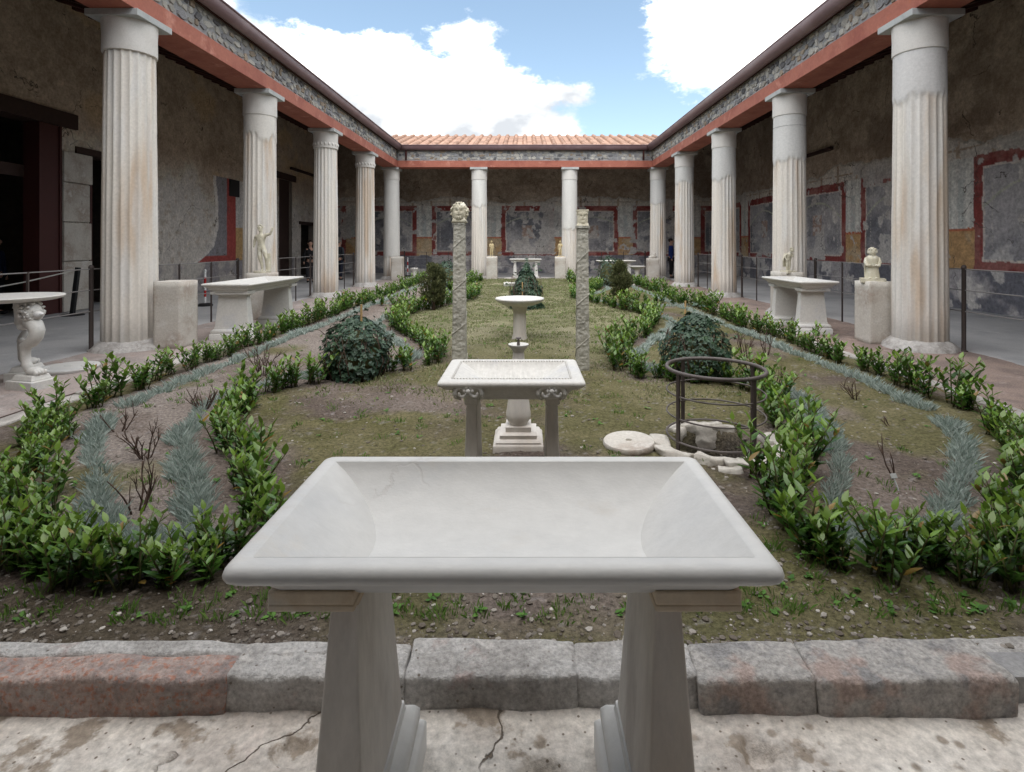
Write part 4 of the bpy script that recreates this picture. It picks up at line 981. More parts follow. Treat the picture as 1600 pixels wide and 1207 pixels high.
def juniper(px, py, w, h, lb, seed):
    x, y = G(px, py); root = empty('juniper_bush', (x, y, gz(x, y)), 0, lb, 'shrub', 'junipers of the garden'); g = np.random.default_rng(seed); lv = Leaves()
    sv = np.array([(-.12, 0, 0), (.12, 0, 0), (.16, .5, 0), (0, 1, 0), (-.16, .5, 0)]); st_ = np.array([(0, 1, 2), (0, 2, 4), (4, 2, 3)])
    lumps = [(g.uniform(0, 6.28), g.uniform(.1, 1), g.uniform(.12, .3)) for _ in range(26)]
    for k in range(5200):
        a, t, rad = lumps[g.integers(0, 26)]; zt = h*(.08+.86*t); env = w/2*math.sin(math.pi*min(.98, (.12+.86*t)))**.7*.8
        c = np.array((math.cos(a)*env*.75, math.sin(a)*env*.75, zt)); d_ = g.normal(size=3); d_ /= np.linalg.norm(d_); p = c+d_*rad*w*.75*np.array((1, 1, 1.25))*g.uniform(.6, 1.08)
        if p[2] < .03: continue
        dirn = Vector((d_[0], d_[1], abs(d_[2])+.9)).normalized()+Vector(g.normal(size=3)*.35); s_ = g.uniform(.035, .075); q = g.random()
        lv.add((sv*s_)@frame(dirn, g.normal(size=3))+p, st_, (.055+.06*q, .07+.05*q, .028+.02*q))
    link('foliage', lv.mesh('foliage', M['jun_leaf'], False), root); b = MB(); b.tube([(0, 0, -.05), (.02, 0, h*.45), (0, .01, h*.8)], [.035, .022, .008], 7)
    for k in range(9):
        a = k*2.4; b.tube([(0, 0, h*(.15+.06*k)), (math.cos(a)*w*.28, math.sin(a)*w*.28, h*(.28+.07*k))], [.012, .005], 5)
    b.build('trunk', M['twig'], root, True)
juniper(677, 484, .58, .98, 'upright olive-brown juniper in the left bed beside the masked pillar', 1)
juniper(971, 480, .55, .92, 'pointed olive juniper in the right bed', 2)
# ------------------------------------------------------------------ bare rose stems
def rose(px, py, h, n_, lb, seed, sp=.35):
    x, y = G(px, py); r = random.Random(seed); b = MB()
    def br(p, d_, L_, rad, dep):
        pts = [p]; q = p.copy(); dd = d_.copy()
        for i in range(4): dd = (dd+Vector((r.uniform(-.16, .16), r.uniform(-.16, .16), r.uniform(-.02, .1)))).normalized(); q = q+dd*L_/4; pts.append(q)
        b.tube(pts, [rad*(1-.13*i) for i in range(5)], 5)
        if dep:
            for k in range(r.randint(1, 3)): j = r.randint(1, 3); br(pts[j], (dd+Vector((r.uniform(-.8, .8), r.uniform(-.8, .8), r.uniform(-.1, .4)))).normalized(), L_*r.uniform(.35, .6), rad*.62, dep-1)
    for k in range(n_): a = r.uniform(0, 6.28); br(Vector((math.cos(a)*.02, math.sin(a)*.02, -.02)), Vector((math.cos(a)*sp, math.sin(a)*sp, 1)).normalized(), h*r.uniform(.7, 1.05), .0055, 2)
    o = b.build('rose_bush', M['twig'], None, True, (x, y, gz(x, y))); tag(o, lb, 'shrub', 'bare pruned roses in the beds')
rl = 'bare pruned rose stems '
rose(214, 795, .26, 5, rl+'standing alone at the front of the pale dry bed', 1, .3); rose(228, 712, .24, 6, rl+'second from the front in the pale dry bed', 2, .4)
rose(188, 674, .20, 4, rl+'next to the santolina strip of the pale dry bed', 3, .6); rose(318, 642, .22, 7, rl+'before the scalloped hedge in the pale dry bed', 4, .6)
rose(410, 588, .34, 9, rl+'in a dense clump beside the left ivy mound', 5, .4); rose(430, 594, .22, 6, rl+'low clump before the left ivy mound', 6, .5)
rose(1404, 745, .24, 2, rl+'behind the small plant tag', 7, .25); rose(1396, 668, .11, 2, rl+'broken short in the mossy bed', 8, .9)
rose(1338, 622, .22, 4, rl+'by the santolina strip of the mossy bed', 9, .4); rose(1205, 612, .26, 6, rl+'just behind the iron well cage', 10, .45)
rose(1165, 560, .36, 7, rl+'tallest beside the right ivy mound', 11, .4); rose(1198, 555, .30, 5, rl+'between right ivy mound and hedge', 12, .4)
x, y = G(1404, 765); b = MB(); b.box(-.003, .003, -.003, .003, -.05, .07); b.box(-.019, .019, -.006, -.003, .060, .085); o = b.build('plant_tag', M['abacus'], None, False, (x, y, gz(x, y))); o.rotation_euler = (-.5, 0, .2); tag(o, 'small blank grey plant tag on a short peg in the mossy bed', 'plant tag')
# ------------------------------------------------------------------ marble troughs
def rloop(hx, hy, z, r=.02, k=3):
    r = min(r, hx*.45, hy*.45); out = []
    for cx, cy, a0 in ((hx-r, hy-r, 0), (-hx+r, hy-r, 90), (-hx+r, -hy+r, 180), (hx-r, -hy+r, 270)):
        for i in range(k+1): a = R(a0+90*i/k); out.append((cx+r*math.cos(a), cy+r*math.sin(a), z))
    return out
def loft(mb, loops, capb=True, capt=False):
    n_ = len(loops[0]); V = [p for l in loops for p in l]; Fs = []
    for i in range(len(loops)-1):
        for k in range(n_): l = (k+1) % n_; Fs.append((i*n_+k, i*n_+l, (i+1)*n_+l, (i+1)*n_+k))
    if capb: Fs.append(tuple(range(n_))[::-1])
    if capt: Fs.append(tuple((len(loops)-1)*n_+k for k in range(n_)))
    mb.add(V, Fs)
def trough(name, label, loc, rz, L_, W_, zr, legx, m, leg_m=None, legt=(.058, .125), legd=(.26, .36), ribs=False, rim=.019, lip=.044, depth=.115, under=.125, feet=True, group='marble troughs', slimplate=False, moulded=False):
    root = empty(name, loc, rz, label, 'basin', group); hx, hy = L_/2, W_/2; leg_m = leg_m or m
    b = MB(); loops = []
    for iy_, ix_, dz in ((.15, .10, -under), (.125, .085, -under+.002), (.10, .068, -under+.02), (.075, .056, -under+.045), (.055, .048, -.05), (.026, .026, -.0465)):
        loops.append(rloop(hx-(iy_ if ribs else ix_), hy-iy_, zr+dz, .03 if ribs else .014))
    if moulded:
        loops = [rloop(hx-i_, hy-i_, zr+z_, .02) for i_, z_ in ((.16, -.150), (.125, -.148), (.120, -.128), (.108, -.126), (.106, -.110), (.092, -.106), (.075, -.092), (.064, -.076), (.062, -.066), (.052, -.064), (.040, -.054), (.028, -.047))]
    for i in range(9): a = R(-80+i*170/8); loops.append(rloop(hx-rim+rim*math.cos(a), hy-rim+rim*math.cos(a), zr-rim+rim*math.sin(a), .022))
    loops.append(rloop(hx-lip+.006, hy-lip+.006, zr, .012)); loops.append(rloop(hx-lip, hy-lip, zr-.0025, .004))
    loft(b, loops); b.build('bowl', m, root, 50)
    # hollow: a trough curved across, with sloping ends
    ix, iy = hx-lip, hy-lip; nv = 61; vv = np.linspace(-iy, iy, nv); cyl = depth*np.clip(1-(vv/iy)**2, 0, 1)**.8; ue = ix-cyl*(.17/depth)*.98
    def patch(nm, ua, ub, nu, za, zb):
        t = np.linspace(0, 1, nu)[None, :]; u = ua[:, None]*(1-t)+ub[:, None]*t; dz = za[:, None]*(1-t)+zb[:, None]*t
        if ribs and nm == 'hollow': dz = dz+.006*np.abs(np.sin(u/L_*math.pi*26))*np.clip(dz/.03, 0, 1)
        V = np.stack([u, np.repeat(vv[:, None], nu, 1), zr-.002-dz], -1).reshape(-1, 3); link(nm, gridmesh(nm, V, nu, nv, m), root)
    patch('hollow', -ue, ue, 161 if ribs else 25, cyl, cyl)
    one = np.full(nv, ix)
    patch('sloping_end', ue, one, 6, cyl, cyl*0); patch('sloping_end', -one, -ue, 6, cyl*0, cyl)
    if ribs:
        b = MB(); nn = 58
        for sx, sy, L2, ax in ((0, 1, ix, 0), (0, -1, ix, 0), (1, 0, iy, 1), (-1, 0, iy, 1)):
            kk = int(L2*2/.016)
            for i in range(kk):
                t = -L2+(i+.5)*2*L2/kk; p = (t, sy*(iy+.006), zr+.001) if ax == 0 else (sx*(ix+.006), t, zr+.001); b.ball(p, (.0065, .0065, .005), 6, 4)
        b.build('bead_border', m, root, True)
    for s in (-1, 1):
        cx = s*legx; tt, tb = legt; dt, db = legd; zt = zr-under-.035
        b = MB(); b.frustum((cx-tb/2, cx+tb/2, -db/2, db/2), .16 if feet else -.02, (cx-tt/2, cx+tt/2, -dt/2, dt/2), zt); lg = b.build('leg', leg_m, root); q = lg.modifiers.new('b', 'BEVEL'); q.width = .005; q.segments = 2
        if not slimplate:
            oi, oo = (.006, min(.105, hx-legx-tt/2-.05)) ; xr = lambda a, c: (min(cx-s*a, cx+s*c), max(cx-s*a, cx+s*c))
            b = MB(); b.frustum((*xr(tt/2+.006, tt/2+.010), -dt/2-.008, dt/2+.008), zt, (*xr(tt/2+.01, tt/2+oo*.7), -hy+.115, hy-.115), zr-under-.011); b.box(*xr(tt/2+oi+.008, tt/2+oo), -hy+.085, hy-.085, zr-under-.012, zr-under+.003)
            for q0, q1 in ((-hy+.084, -hy+.15), (hy-.15, hy-.084)): b.box(*xr(tt/2+oi+.007, tt/2+oo-.001), q0, q1, zr-under+.0025, zr-under+.030)
        else: b = MB(); b.box(cx-tt/2-.01, cx+tt/2+.01, -dt/2-.01, dt/2+.01, zt, zr-under+.004)
        o = b.build('bracket', M['marble_warm'] if leg_m is not m and not slimplate else leg_m, lg); q = o.modifiers.new('b', 'BEVEL'); q.width = .004; q.segments = 2
        if feet:
            b = MB(); lp = []
            e = .0
            for ex, z in ((.055, -.02), (.055, .075), (.048, .085), (.035, .09), (.04, .105), (.04, .125), (.03, .14), (.008, .155), (.004, .175)): lp.append([(p[0]+cx, p[1], p[2]) for p in rloop(tb/2+ex, db/2+ex, z, .006, 2)])
            loft(b, lp, True, True); b.build('foot', m, lg, 40)
    return root
trough('marble_trough', 'large grey-white marble trough on two tapering slab legs, before the stone kerb', (-.040, 1.268, 0), 0, 1.055, .545, .80, .343, M['marble_grey'], M['marble_stain'], (.056, .112), (.25, .36))
trough('marble_trough', 'long white marble trough beside the statue with raised arm', (-4.31, 8.72, 0), R(90), 1.9, .72, .83, .70, M['marble'], None, (.10, .16), (.42, .50), under=.15, moulded=True)
trough('marble_trough', 'white marble trough beside the leaning figurine and red gravel edging', (4.52, 8.95, 0), R(90), 1.36, .62, .83, .42, M['marble'], None, (.085, .15), (.36, .44), under=.15, moulded=True)
t2 = trough('marble_trough', 'small ribbed marble trough with scroll ornaments, on slim legs on the lawn', (-.068, 3.02, 0), 0, .76, .56, .70, .218, M['marble'], M['marble_stain'], (.055, .085), (.24, .30), True, rim=.016, lip=.075, depth=.085, under=.125, feet=False, slimplate=True)
for cx in (-.22, .205):
    b = MB()
    for s in (-1, 1):
        pts = []
        for i in range(26):
            t = i/25; a = R(-20+t*400); rr = .036*(1-.72*t); pts.append((cx+s*(.034+.0)+s*rr*math.cos(a)*1.0, -.258-.012*t, .640+rr*math.sin(a)))
        b.tube(pts, [.013*(1-.5*i/25) for i in range(26)], 8)
        b.tube([(cx+s*.070, -.256, .640), (cx+s*.066, -.245, .615), (cx+s*.048, -.20, .59)], [.012, .011, .006], 8)
    b.build('scroll', M['marble'], t2, True)
    b = MB(); b.ball((cx, -.278, .652), (.013, .010, .013), 10, 7)
    for k in range(6): a = k*math.pi/3; b.ball((cx+.02*math.cos(a), -.270, .652+.02*math.sin(a)), (.010, .007, .010), 8, 6)
    b.build('rosette', M['marble'], t2, True)
trough('marble_table', 'white marble table between the two golden figurines of the end colonnade', (.03, 21.62, 0), 0, 1.27, .60, .82, .42, M['marble'], None, (.09, .15), (.32, .40), group=None)
trough('marble_table', 'long thin white marble table behind the right juniper', (3.30, 19.6, .0), R(6), 1.35, .6, .82, .45, M['marble'], None, (.09, .15), (.32, .40), under=.07, depth=.03, group=None)
# round bowls on stems
def lathe_obj(name, label, cat, loc, parts, group=None):
    root = empty(name, loc, 0, label, cat, group)
    for nm, m, prof, n_, kw in parts:
        b = MB(); b.lathe(prof, n_, **kw); b.build(nm, m, root, 40)
    return root
x, y = G(812, 528)
lathe_obj('pedestal_bowl', 'shallow round marble bowl on a plain round stem, middle of the lawn', 'basin', (x, y, 0), [
    ('bowl', M['marble'], [(.115, .515), (.2, .53), (.30, .565), (.345, .60), (.352, .62), (.345, .632), (.325, .625), (.25, .592), (.12, .575), (.0005, .572)], 48, dict()),
    ('stem', M['marble_stain'], [(.12, 0), (.115, .05), (.095, .12), (.09, .40), (.10, .47), (.12, .516)], 28, dict())])
x, y = -.043, 3.66
fp = lathe_obj('fountain_pedestal', 'slender marble fountain pedestal with small bowl and spout on a stepped base', 'fountain', (x, y, 0), [
    ('stem', M['marble_stain'], [(.062, .185), (.066, .20), (.082, .225), (.084, .26), (.078, .29), (.060, .44), (.045, .58), (.038, .66), (.036, .672)], 28, dict()),
    ('small_bowl', M['marble'], [(.036, .668), (.045, .685), (.060, .705), (.069, .716), (.069, .724), (.060, .724), (.04, .708), (.0005, .70)], 28, dict()),
    ('spout', M['iron_grey'], [(.012, .70), (.010, .735), (.007, .745), (.007, .757), (.02, .763), (.02, .768), (.0005, .77)], 14, dict())])
b = MB(); lp = []
for h_, z in ((.165, -.02), (.165, .085), (.158, .095), (.145, .10), (.15, .106), (.14, .118), (.122, .122), (.122, .145), (.108, .15), (.085, .155), (.085, .187)): lp.append(rloop(h_, h_, z, .004, 1))
loft(b, lp, True, True); b.build('stepped_base', M['marble_stain'], fp, 40)
lathe_obj('pedestal_bowl', 'small round stone bowl behind the right juniper near the long thin table', 'basin', (3.66, 17.6, 0), [
    ('bowl', M['marble'], [(.08, .58), (.2, .62), (.27, .67), (.275, .69), (.26, .69), (.15, .655), (.0005, .645)], 32, dict()), ('stem', M['marble_stain'], [(.15, 0), (.15, .08), (.08, .12), (.07, .45), (.1, .585)], 20, dict())])
lathe_obj('small_pedestal', 'low white pedestal with square-edged top by the corner block', 'pedestal', (-4.07, 19.9, 0), [
    ('top', M['marble'], [(.13, .47), (.14, .48), (.14, .53), (.0005, .53)], 24, dict()), ('stem', M['marble'], [(.10, 0), (.09, .1), (.08, .2), (.08, .4), (.10, .472)], 20, dict())])
b = MB(); b.box(-.18, .18, -.10, .10, -.02, .10); b.ball((-.1, -.08, .13), .05); b.ball((.0, -.08, .12), .045); b.ball((.1, -.08, .12), .04)
x, y = G(796, 448); o = b.build('marble_fragment', M['marble'], None, 40, (x, y, gz(x, y)+.0)); o.rotation_euler = (.25, 0, .2); tag(o, 'broken carved white marble fragment lying before the end table', 'fragment')
# ------------------------------------------------------------------ stone blocks
def block(label, x, y, w, d_, h, seed, rz=0, m='block', split=None):
    o = rockblock('stone_block', -w/2, w/2, -d_/2, d_/2, -.03, h, M[m], None, seed, (10, 1, 1), .006, .008); o.location = (x, y, 0); o.rotation_euler = (0, 0, rz); tag(o, label, 'pedestal', 'rough stone pedestals by the columns'); return o
bl = 'rough upright limestone block '
block(bl+'with nothing on it, against the column ribbed up to its capital', -4.79, 7.42, .36, .40, .90, 1)
block(bl+'carrying the statue with raised arm', -4.93, 10.15, .42, .42, .87, 2)
block(bl+'with nothing on it, at the smooth corner column', -4.93, 20.95, .42, .40, .92, 3)
block(bl+'with reddish stain carrying the draped child statue', 5.02, 7.75, .37, .36, .875, 4)
block(bl+'carrying the leaning figurine', 4.95, 10.2, .44, .42, .885, 5)
block(bl+'topped by a small stone fragment', 4.95, 20.9, .42, .40, .86, 6)
block(bl+'under the golden figurine at the whitish half-fluted column', -1.27, 20.92, .42, .34, .93, 7)
block(bl+'under the golden figurine at the pale smooth end column', 1.37, 20.92, .42, .34, .92, 8)
b = MB(); b.ball((0, 0, .08), (.14, .11, .10), 9, 6); b.ball((-.09, 0, .06), (.1, .09, .07), 8, 5); b.ball((.05, .02, .17), (.06, .06, .07), 8, 5); tag(b.build('stone_fragment', M['block'], None, True, (4.97, 20.9, .83)), 'small broken stone fragment on a corner block', 'fragment')
# ------------------------------------------------------------------ figures grown from skeletons
def skin(name, joints, edges, m, parent=None, root=0, sub=2, loc=None):
    me = bpy.data.meshes.new(name); me.from_pydata([j[0] for j in joints], edges, []); me.materials.append(m) if m else None
    o = link(name, me, parent, loc); sk = o.modifiers.new('skin', 'SKIN'); sk.use_smooth_shade = True; sk.branch_smoothing = .6
    for i, j in enumerate(joints):
        r = j[1]; sv = me.skin_vertices[0].data[i]; sv.radius = r if isinstance(r, tuple) else (r, r); sv.use_root = (i == root)
    s = o.modifiers.new('sub', 'SUBSURF'); s.levels = sub; s.render_levels = sub; return o
def figure(name, H, pose, m, parent=None, fat=1.0):
    """pose: dict of joint -> offset tuple in units of H, defaults standing"""
    J = dict(pelvis=((0, 0, .52), (.088, .066)), waist=((0, 0, .60), (.075, .058)), chest=((0, 0, .72), (.092, .066)), neck0=((0, 0, .81), (.05, .045)), neck=((0, 0, .845), (.030, .030)),
             head0=((0, -.008, .88), (.045, .052)), head=((0, -.01, .93), (.052, .060)), crown=((0, -.004, .972), (.034, .040)),
             shL=((-.10, 0, .785), .040), elL=((-.135, .01, .62), .028), wrL=((-.14, -.03, .475), .018), haL=((-.14, -.04, .425), (.012, .022)),
             shR=((.10, 0, .785), .040), elR=((.135, .01, .62), .028), wrR=((.14, -.03, .475), .018), haR=((.14, -.04, .425), (.012, .022)),
             hiL=((-.052, 0, .48), .056), knL=((-.055, -.012, .28), .038), caL=((-.056, .005, .20), .034), anL=((-.056, .008, .045), .021), toL=((-.06, -.07, .016), (.024, .014)),
             hiR=((.052, 0, .48), .056), knR=((.055, -.012, .28), .038), caR=((.056, .005, .20), .034), anR=((.056, .008, .045), .021), toR=((.06, -.07, .016), (.024, .014)))
    for k, v in pose.items(): J[k] = (v, J[k][1])
    keys = list(J); idx = {k: i for i, k in enumerate(keys)}
    joints = [(tuple(c*H for c in J[k][0]), tuple(q*H*fat for q in J[k][1]) if isinstance(J[k][1], tuple) else J[k][1]*H*fat) for k in keys]
    ch = ['pelvis waist chest neck0 neck head0 head crown'.split(), 'chest shL elL wrL haL'.split(), 'chest shR elR wrR haR'.split(), 'pelvis hiL knL caL anL toL'.split(), 'pelvis hiR knR caR anR toR'.split()]
    E = [(idx[a], idx[b_]) for c in ch for a, b_ in zip(c, c[1:])]
    return skin(name, joints, E, m, parent)
def facebits(mb, c, s, hair=True):
    """nose, brow, eyes, chin and curls for a small carved head facing -Y, s = head height"""
    mb.ball((c[0], c[1]-.50*s*.86, c[2]-.02*s), (.055*s, .09*s, .11*s), 6, 5)
    mb.ball((c[0], c[1]-.38*s, c[2]+.10*s), (.24*s, .10*s, .05*s), 8, 5); mb.ball((c[0], c[1]-.40*s, c[2]-.22*s), (.12*s, .06*s, .035*s), 8, 5); mb.ball((c[0], c[1]-.34*s, c[2]-.34*s), (.13*s, .12*s, .10*s), 8, 5)
    if hair:
        r = random.Random(4)
        for k in range(46):
            a = r.uniform(0, 6.28); t = r.uniform(.0, 1); q = math.sqrt(1-t*t); px = math.cos(a)*q; py = math.sin(a)*q
            if py < -.45 and t < .62: continue
            mb.ball((c[0]+px*.40*s, c[1]+py*.46*s, c[2]+.08*s+t*.44*s), r.uniform(.07, .11)*s, 6, 4)
# statue with raised arm
st = empty('statue', (-4.93, 10.10, .868), 0, 'cream statue of a standing youth, one arm raised, beside a tree stump support', 'statue')
Hh = .90
figure('body', Hh, dict(shR=(.105, 0, .79), elR=(.20, -.02, .80), wrR=(.245, -.03, .90), haR=(.25, -.03, .945), shL=(-.105, 0, .77), elL=(-.15, .03, .65), wrL=(-.15, .01, .55), haL=(-.15, 0, .52), pelvis=(.012, 0, .52), hiL=(-.04, 0, .48), knL=(-.01, -.02, .28), anL=(.03, 0, .06), toL=(.02, -.07, .03), caL=(.008, .01, .2), hiR=(.065, 0, .48), knR=(.12, -.03, .30), caR=(.115, .0, .21), anR=(.11, .02, .06), toR=(.12, -.05, .03), head=(-.02, -.012, .93), crown=(-.022, -.005, .972), head0=(-.012, -.008, .88)), M['statue'], st)
b = MB(); facebits(b, (-.018, -.01, .835), .125); b.build('curls_and_face', M['statue'], st, True)
b = MB(); b.tube([(.13, .03, .02), (.135, .03, .2), (.125, .02, .36)], [.045, .036, .04], 9); b.lathe([(.15, -.005), (.15, .03), (.14, .035)], 20, (.02, 0, 0)); b.build('stump_and_base', M['statue'], st, 40)
# leaning figurine
st = empty('statue', (4.95, 10.15, .885), R(20), 'small greenish figurine of a stooping cloaked child beside the marble trough', 'statue')
figure('body', .46, dict(chest=(.03, -.05, .70), neck0=(.05, -.08, .78), neck=(.055, -.095, .81), head0=(.06, -.11, .845), head=(.065, -.125, .90), crown=(.066, -.12, .945), shL=(-.09, -.03, .75), shR=(.13, -.07, .75), elL=(-.16, .02, .60), wrL=(-.13, -.05, .48), haL=(-.12, -.06, .43), elR=(.14, -.10, .62), wrR=(.06, -.15, .62), haR=(.03, -.16, .64)), M['statue'], st, 1.5)
b = MB()
for k in range(6): a = R(35+k*22); b.tube([(.050*math.cos(a)-.01, .012+.035*math.sin(a), .345), (.062*math.cos(a)-.02, .03+.035*math.sin(a), .22), (.06*math.cos(a)-.02, .03+.03*math.sin(a), .09)], [.010, .014, .008], 7)
b.build('cloak', M['statue'], st, True)
b = MB(); facebits(b, (.03, -.057, .412), .088); b.build('curls_and_face', M['statue'], st, True)
b = MB(); b.box(-.11, .11, -.09, .09, -.004, .022); b.box(-.16, .16, -.14, .12, -.03, -.003); b.build('plinth', M['statue'], st)
# draped child statue
st = empty('statue', (4.98, 7.74, .868), R(-25), 'stocky cream statue of a child in a long tunic clasping its hands on its front', 'statue')
b = MB(); prof = [(.092, .04), (.088, .10), (.080, .16), (.074, .22), (.078, .27), (.084, .31), (.078, .345), (.055, .368), (.034, .38)]; n_ = 40; V = []
for r_, z in prof:
    for k in range(n_):
        a = 2*math.pi*k/n_; f_ = .004*math.sin(a*9)*max(0, 1-z/.26); V.append(((r_+f_)*math.cos(a), (r_+f_)*.82*math.sin(a), z))
b.add(V, [(i*n_+k, i*n_+(k+1) % n_, (i+1)*n_+(k+1) % n_, (i+1)*n_+k) for i in range(len(prof)-1) for k in range(n_)]); b.build('body', M['statue'], st, True)
b = MB(); b.ball((.0, -.008, .418), (.050, .054, .060), 18, 12); b.tube([(0, 0, .36), (0, -.004, .39)], [.034, .032], 12); facebits(b, (0, -.008, .412), .115, False); r_ = random.Random(8)
for k in range(70):
    a = r_.uniform(0, 6.283); t = r_.uniform(-.35, 1); q = math.sqrt(1-t*t) if t > -1 else 0; px_, py_ = math.cos(a)*q, math.sin(a)*q
    if py_ < -.35 and t < .55: continue
    b.ball((px_*.053, -.004+py_*.057, .422+t*.058), r_.uniform(.010, .015), 6, 5)
b.build('head', M['statue'], st, True)
b = MB()
for s in (-1, 1):
    b.tube([(s*.070, 0, .335), (s*.086, -.02, .27), (s*.070, -.065, .225), (s*.02, -.086, .235)], [.026, .026, .022, .014], 9)
    for q in range(4): b.tube([(s*.02, -.088, .238-.008*q+.01), (s*-.012, -.092, .235-.008*q+.008)], .0055, 6)
b.build('arms', M['statue'], st, True)
b = MB(); b.tube([(-.085, .0, .30), (-.09, .01, .17), (-.085, .0, .05)], [.014, .012, .012], 7); b.box(-.15, .15, -.115, .115, -.012, .045); b.ball((-.04, -.085, .05), (.022, .04, .016), 8, 5); b.ball((.04, -.085, .05), (.022, .04, .016), 8, 5); b.build('plinth_and_feet', M['statue'], st, 40)
# golden figurines of the end colonnade
for i, (x, rz, lb) in enumerate(((-1.29, 0, 'small golden-yellow standing figurine beside the whitish half-fluted end column'), (1.37, R(15), 'slim golden-yellow figurine, legs apart, beside the pale smooth end column'))):
    st = empty('figurine', (x, 20.90, .922), rz, lb, 'statue'); P_ = dict(knL=(-.07, -.03, .28), anL=(-.10, .02, .05), toL=(-.11, -.06, .02), elR=(.13, -.05, .63), wrR=(.06, -.1, .66), haR=(.03, -.1, .68)) if i else dict(elL=(-.12, -.03, .62), wrL=(-.05, -.1, .60), haL=(-.02, -.1, .60))
    figure('body', .62, P_, M['statue_gold'], st, 1.05); b = MB(); facebits(b, (0, -.006, .575), .085); b.build('curls_and_face', M['statue_gold'], st, True); b = MB(); b.box(-.14, .14, -.1, .1, -.02, .018); b.build('plinth', M['statue_gold'], st)
# ------------------------------------------------------------------ masked pillars
def herm(x, y, h, w0, w1, label, seed, square):
    root = empty('mask_pillar', (x, y, gz(x, y)-.02), 0, label, 'pillar'); nz = 190; m_ = 14; ring = []
    for s in range(4):
        for k in range(m_): ring.append((s, -1+2*k/m_))
    sA = np.array([q[0] for q in ring]*(nz+1)); tA = np.array([q[1] for q in ring]*(nz+1)); iA = np.repeat(np.arange(nz+1), len(ring)); zA = h*iA/nz; hA = (w0+(w1-w0)*iA/nz)/2
    q = fbm(tA*1.6+sA*7+seed, zA*30., seed, 3); rid = 1-np.abs(2*q-1); q2 = fbm(tA*2.6+sA*5, zA*48., seed+9, 2)
    dsp = (.010*(rid**2)-.005+.006*(q2-.5))*(1-np.abs(tA)**6*.7)
    nx = np.array([0, 1, 0, -1])[sA]; ny = np.array([-1, 0, 1, 0])[sA]; bx = np.choose(sA, [tA, 1, -tA, -1]); by = np.choose(sA, [-1, tA, 1, -tA])
    V = np.stack([bx*hA+nx*dsp, by*hA+ny*dsp, zA], -1).tolist()
    n_ = len(ring); Fs = [(i*n_+k, i*n_+(k+1) % n_, (i+1)*n_+(k+1) % n_, (i+1)*n_+k) for i in range(nz) for k in range(n_)]+[tuple(nz*n_+k for k in range(n_))]
    b = MB(); b.add(V, Fs); b.build('carved_shaft', M['herm'], root, True)
    b = MB(); turns = 3.2; pts = []
    for i in range(120):
        t = i/119; z = h*(.02+.95*t); hw = (w0+(w1-w0)*t)/2+.002; a = t*turns*4+seed; f = a % 1; s = int(a) % 4; q = -1+2*f; p = ((q, -1), (1, q), (-q, 1), (-1, -q))[s]; pts.append((p[0]*hw, p[1]*hw, z))
    b.tube(pts, .0065, 6); b.build('carved_vine', M['herm'], root, True)
    b = MB(); cw = w1/2*(1.25 if square else 1.12); b.box(-cw, cw, -cw, cw, h-.004, h+.022); b.build('cap', M['herm'], root)
    # bearded mask, one face each side
    hw, hh = (.056, .085) if square else (.082, .105); c = Vector((0, 0, h+.02+hh)); nu, nv = 72, 56; V = []
    for j in range(nv):
        la = -math.pi/2+math.pi*j/(nv-1)
        for i in range(nu):
            lo = 2*math.pi*i/nu; dx, dy, dz = math.cos(la)*math.cos(lo), math.cos(la)*math.sin(lo), math.sin(la)
            if square: k = (abs(dx)**5+abs(dy)**5+abs(dz)**5)**-.2
            else: k = (abs(dx)**2.6+abs(dy)**2.6+abs(dz)**2.4)**-.4
            px, py, pz = dx*k, dy*k, dz*k; fy = -py; d_ = 0
            front = max(0, -dy)
            if abs(dy) > .3:
                u, v = px, pz; g = lambda cx, cz, sx, sz: math.exp(-((u-cx)/sx)**2-((v-cz)/sz)**2)
                d_ += .24*g(0, .06, .10, .22)+.10*g(0, .34, .5, .09)-.20*(g(-.30, .20, .15, .10)+g(.30, .20, .15, .10))+.10*(g(-.30, .19, .07, .05)+g(.30, .19, .07, .05))-.16*g(0, -.26, .22, .055)+.10*g(0, -.19, .28, .05)+.16*g(0, -.5, .34, .25)+.06*(g(-.42, -.04, .18, .16)+g(.42, -.04, .18, .16))
                if v < -.22: d_ += .07*math.sin(u*22+v*6)*(1 if abs(u) < .75 else .5)
                if v > .42: d_ += .12+.06*math.sin(u*16)*math.cos(v*14)
            else: d_ += .07*math.sin(pz*16+px*3)*math.sin(py*14)
            nrm = Vector((dx, dy, dz)); V.append(c+Vector((px*hw, py*hw*.95, pz*hh))+nrm*d_*hw*.9)
    b = MB(); b.add(V, [(j*nu+i, j*nu+(i+1) % nu, (j+1)*nu+(i+1) % nu, (j+1)*nu+i) for j in range(nv-1) for i in range(nu)])
    hd = b.build('bearded_mask', M['statue'], root, True)
    b = MB()
    if not square:
        r = random.Random(seed)
        for k in range(60):
            a = R(r.uniform(-15, 195)); s = r.choice((-1, 1)); rr = r.uniform(.95, 1.12); b.ball((math.cos(a)*hw*rr, r.uniform(-.06, .06), c.z+math.sin(a)*hh*rr*.96), r.uniform(.010, .017), 6, 5)
        b.frustum((-.085, .085, -.07, .07), h+.018, (-.06, .06, -.055, .055), h+.07)
    else: b.box(-.062, .062, -.055, .055, c.z+hh*.78, c.z+hh*1.06); b.frustum((-.066, .066, -.06, .06), h+.018, (-.056, .056, -.05, .05), h+.05)
    b.build('curls_and_collar', M['statue'], hd, True if not square else False)
herm(-.712, 5.9, 1.57, .150, .116, 'slim vine-carved pillar with rounded curly bearded mask head', 1, False)
herm(.615, 5.77, 1.53, .134, .112, 'slim vine-carved pillar with small squared mask head', 2, True)
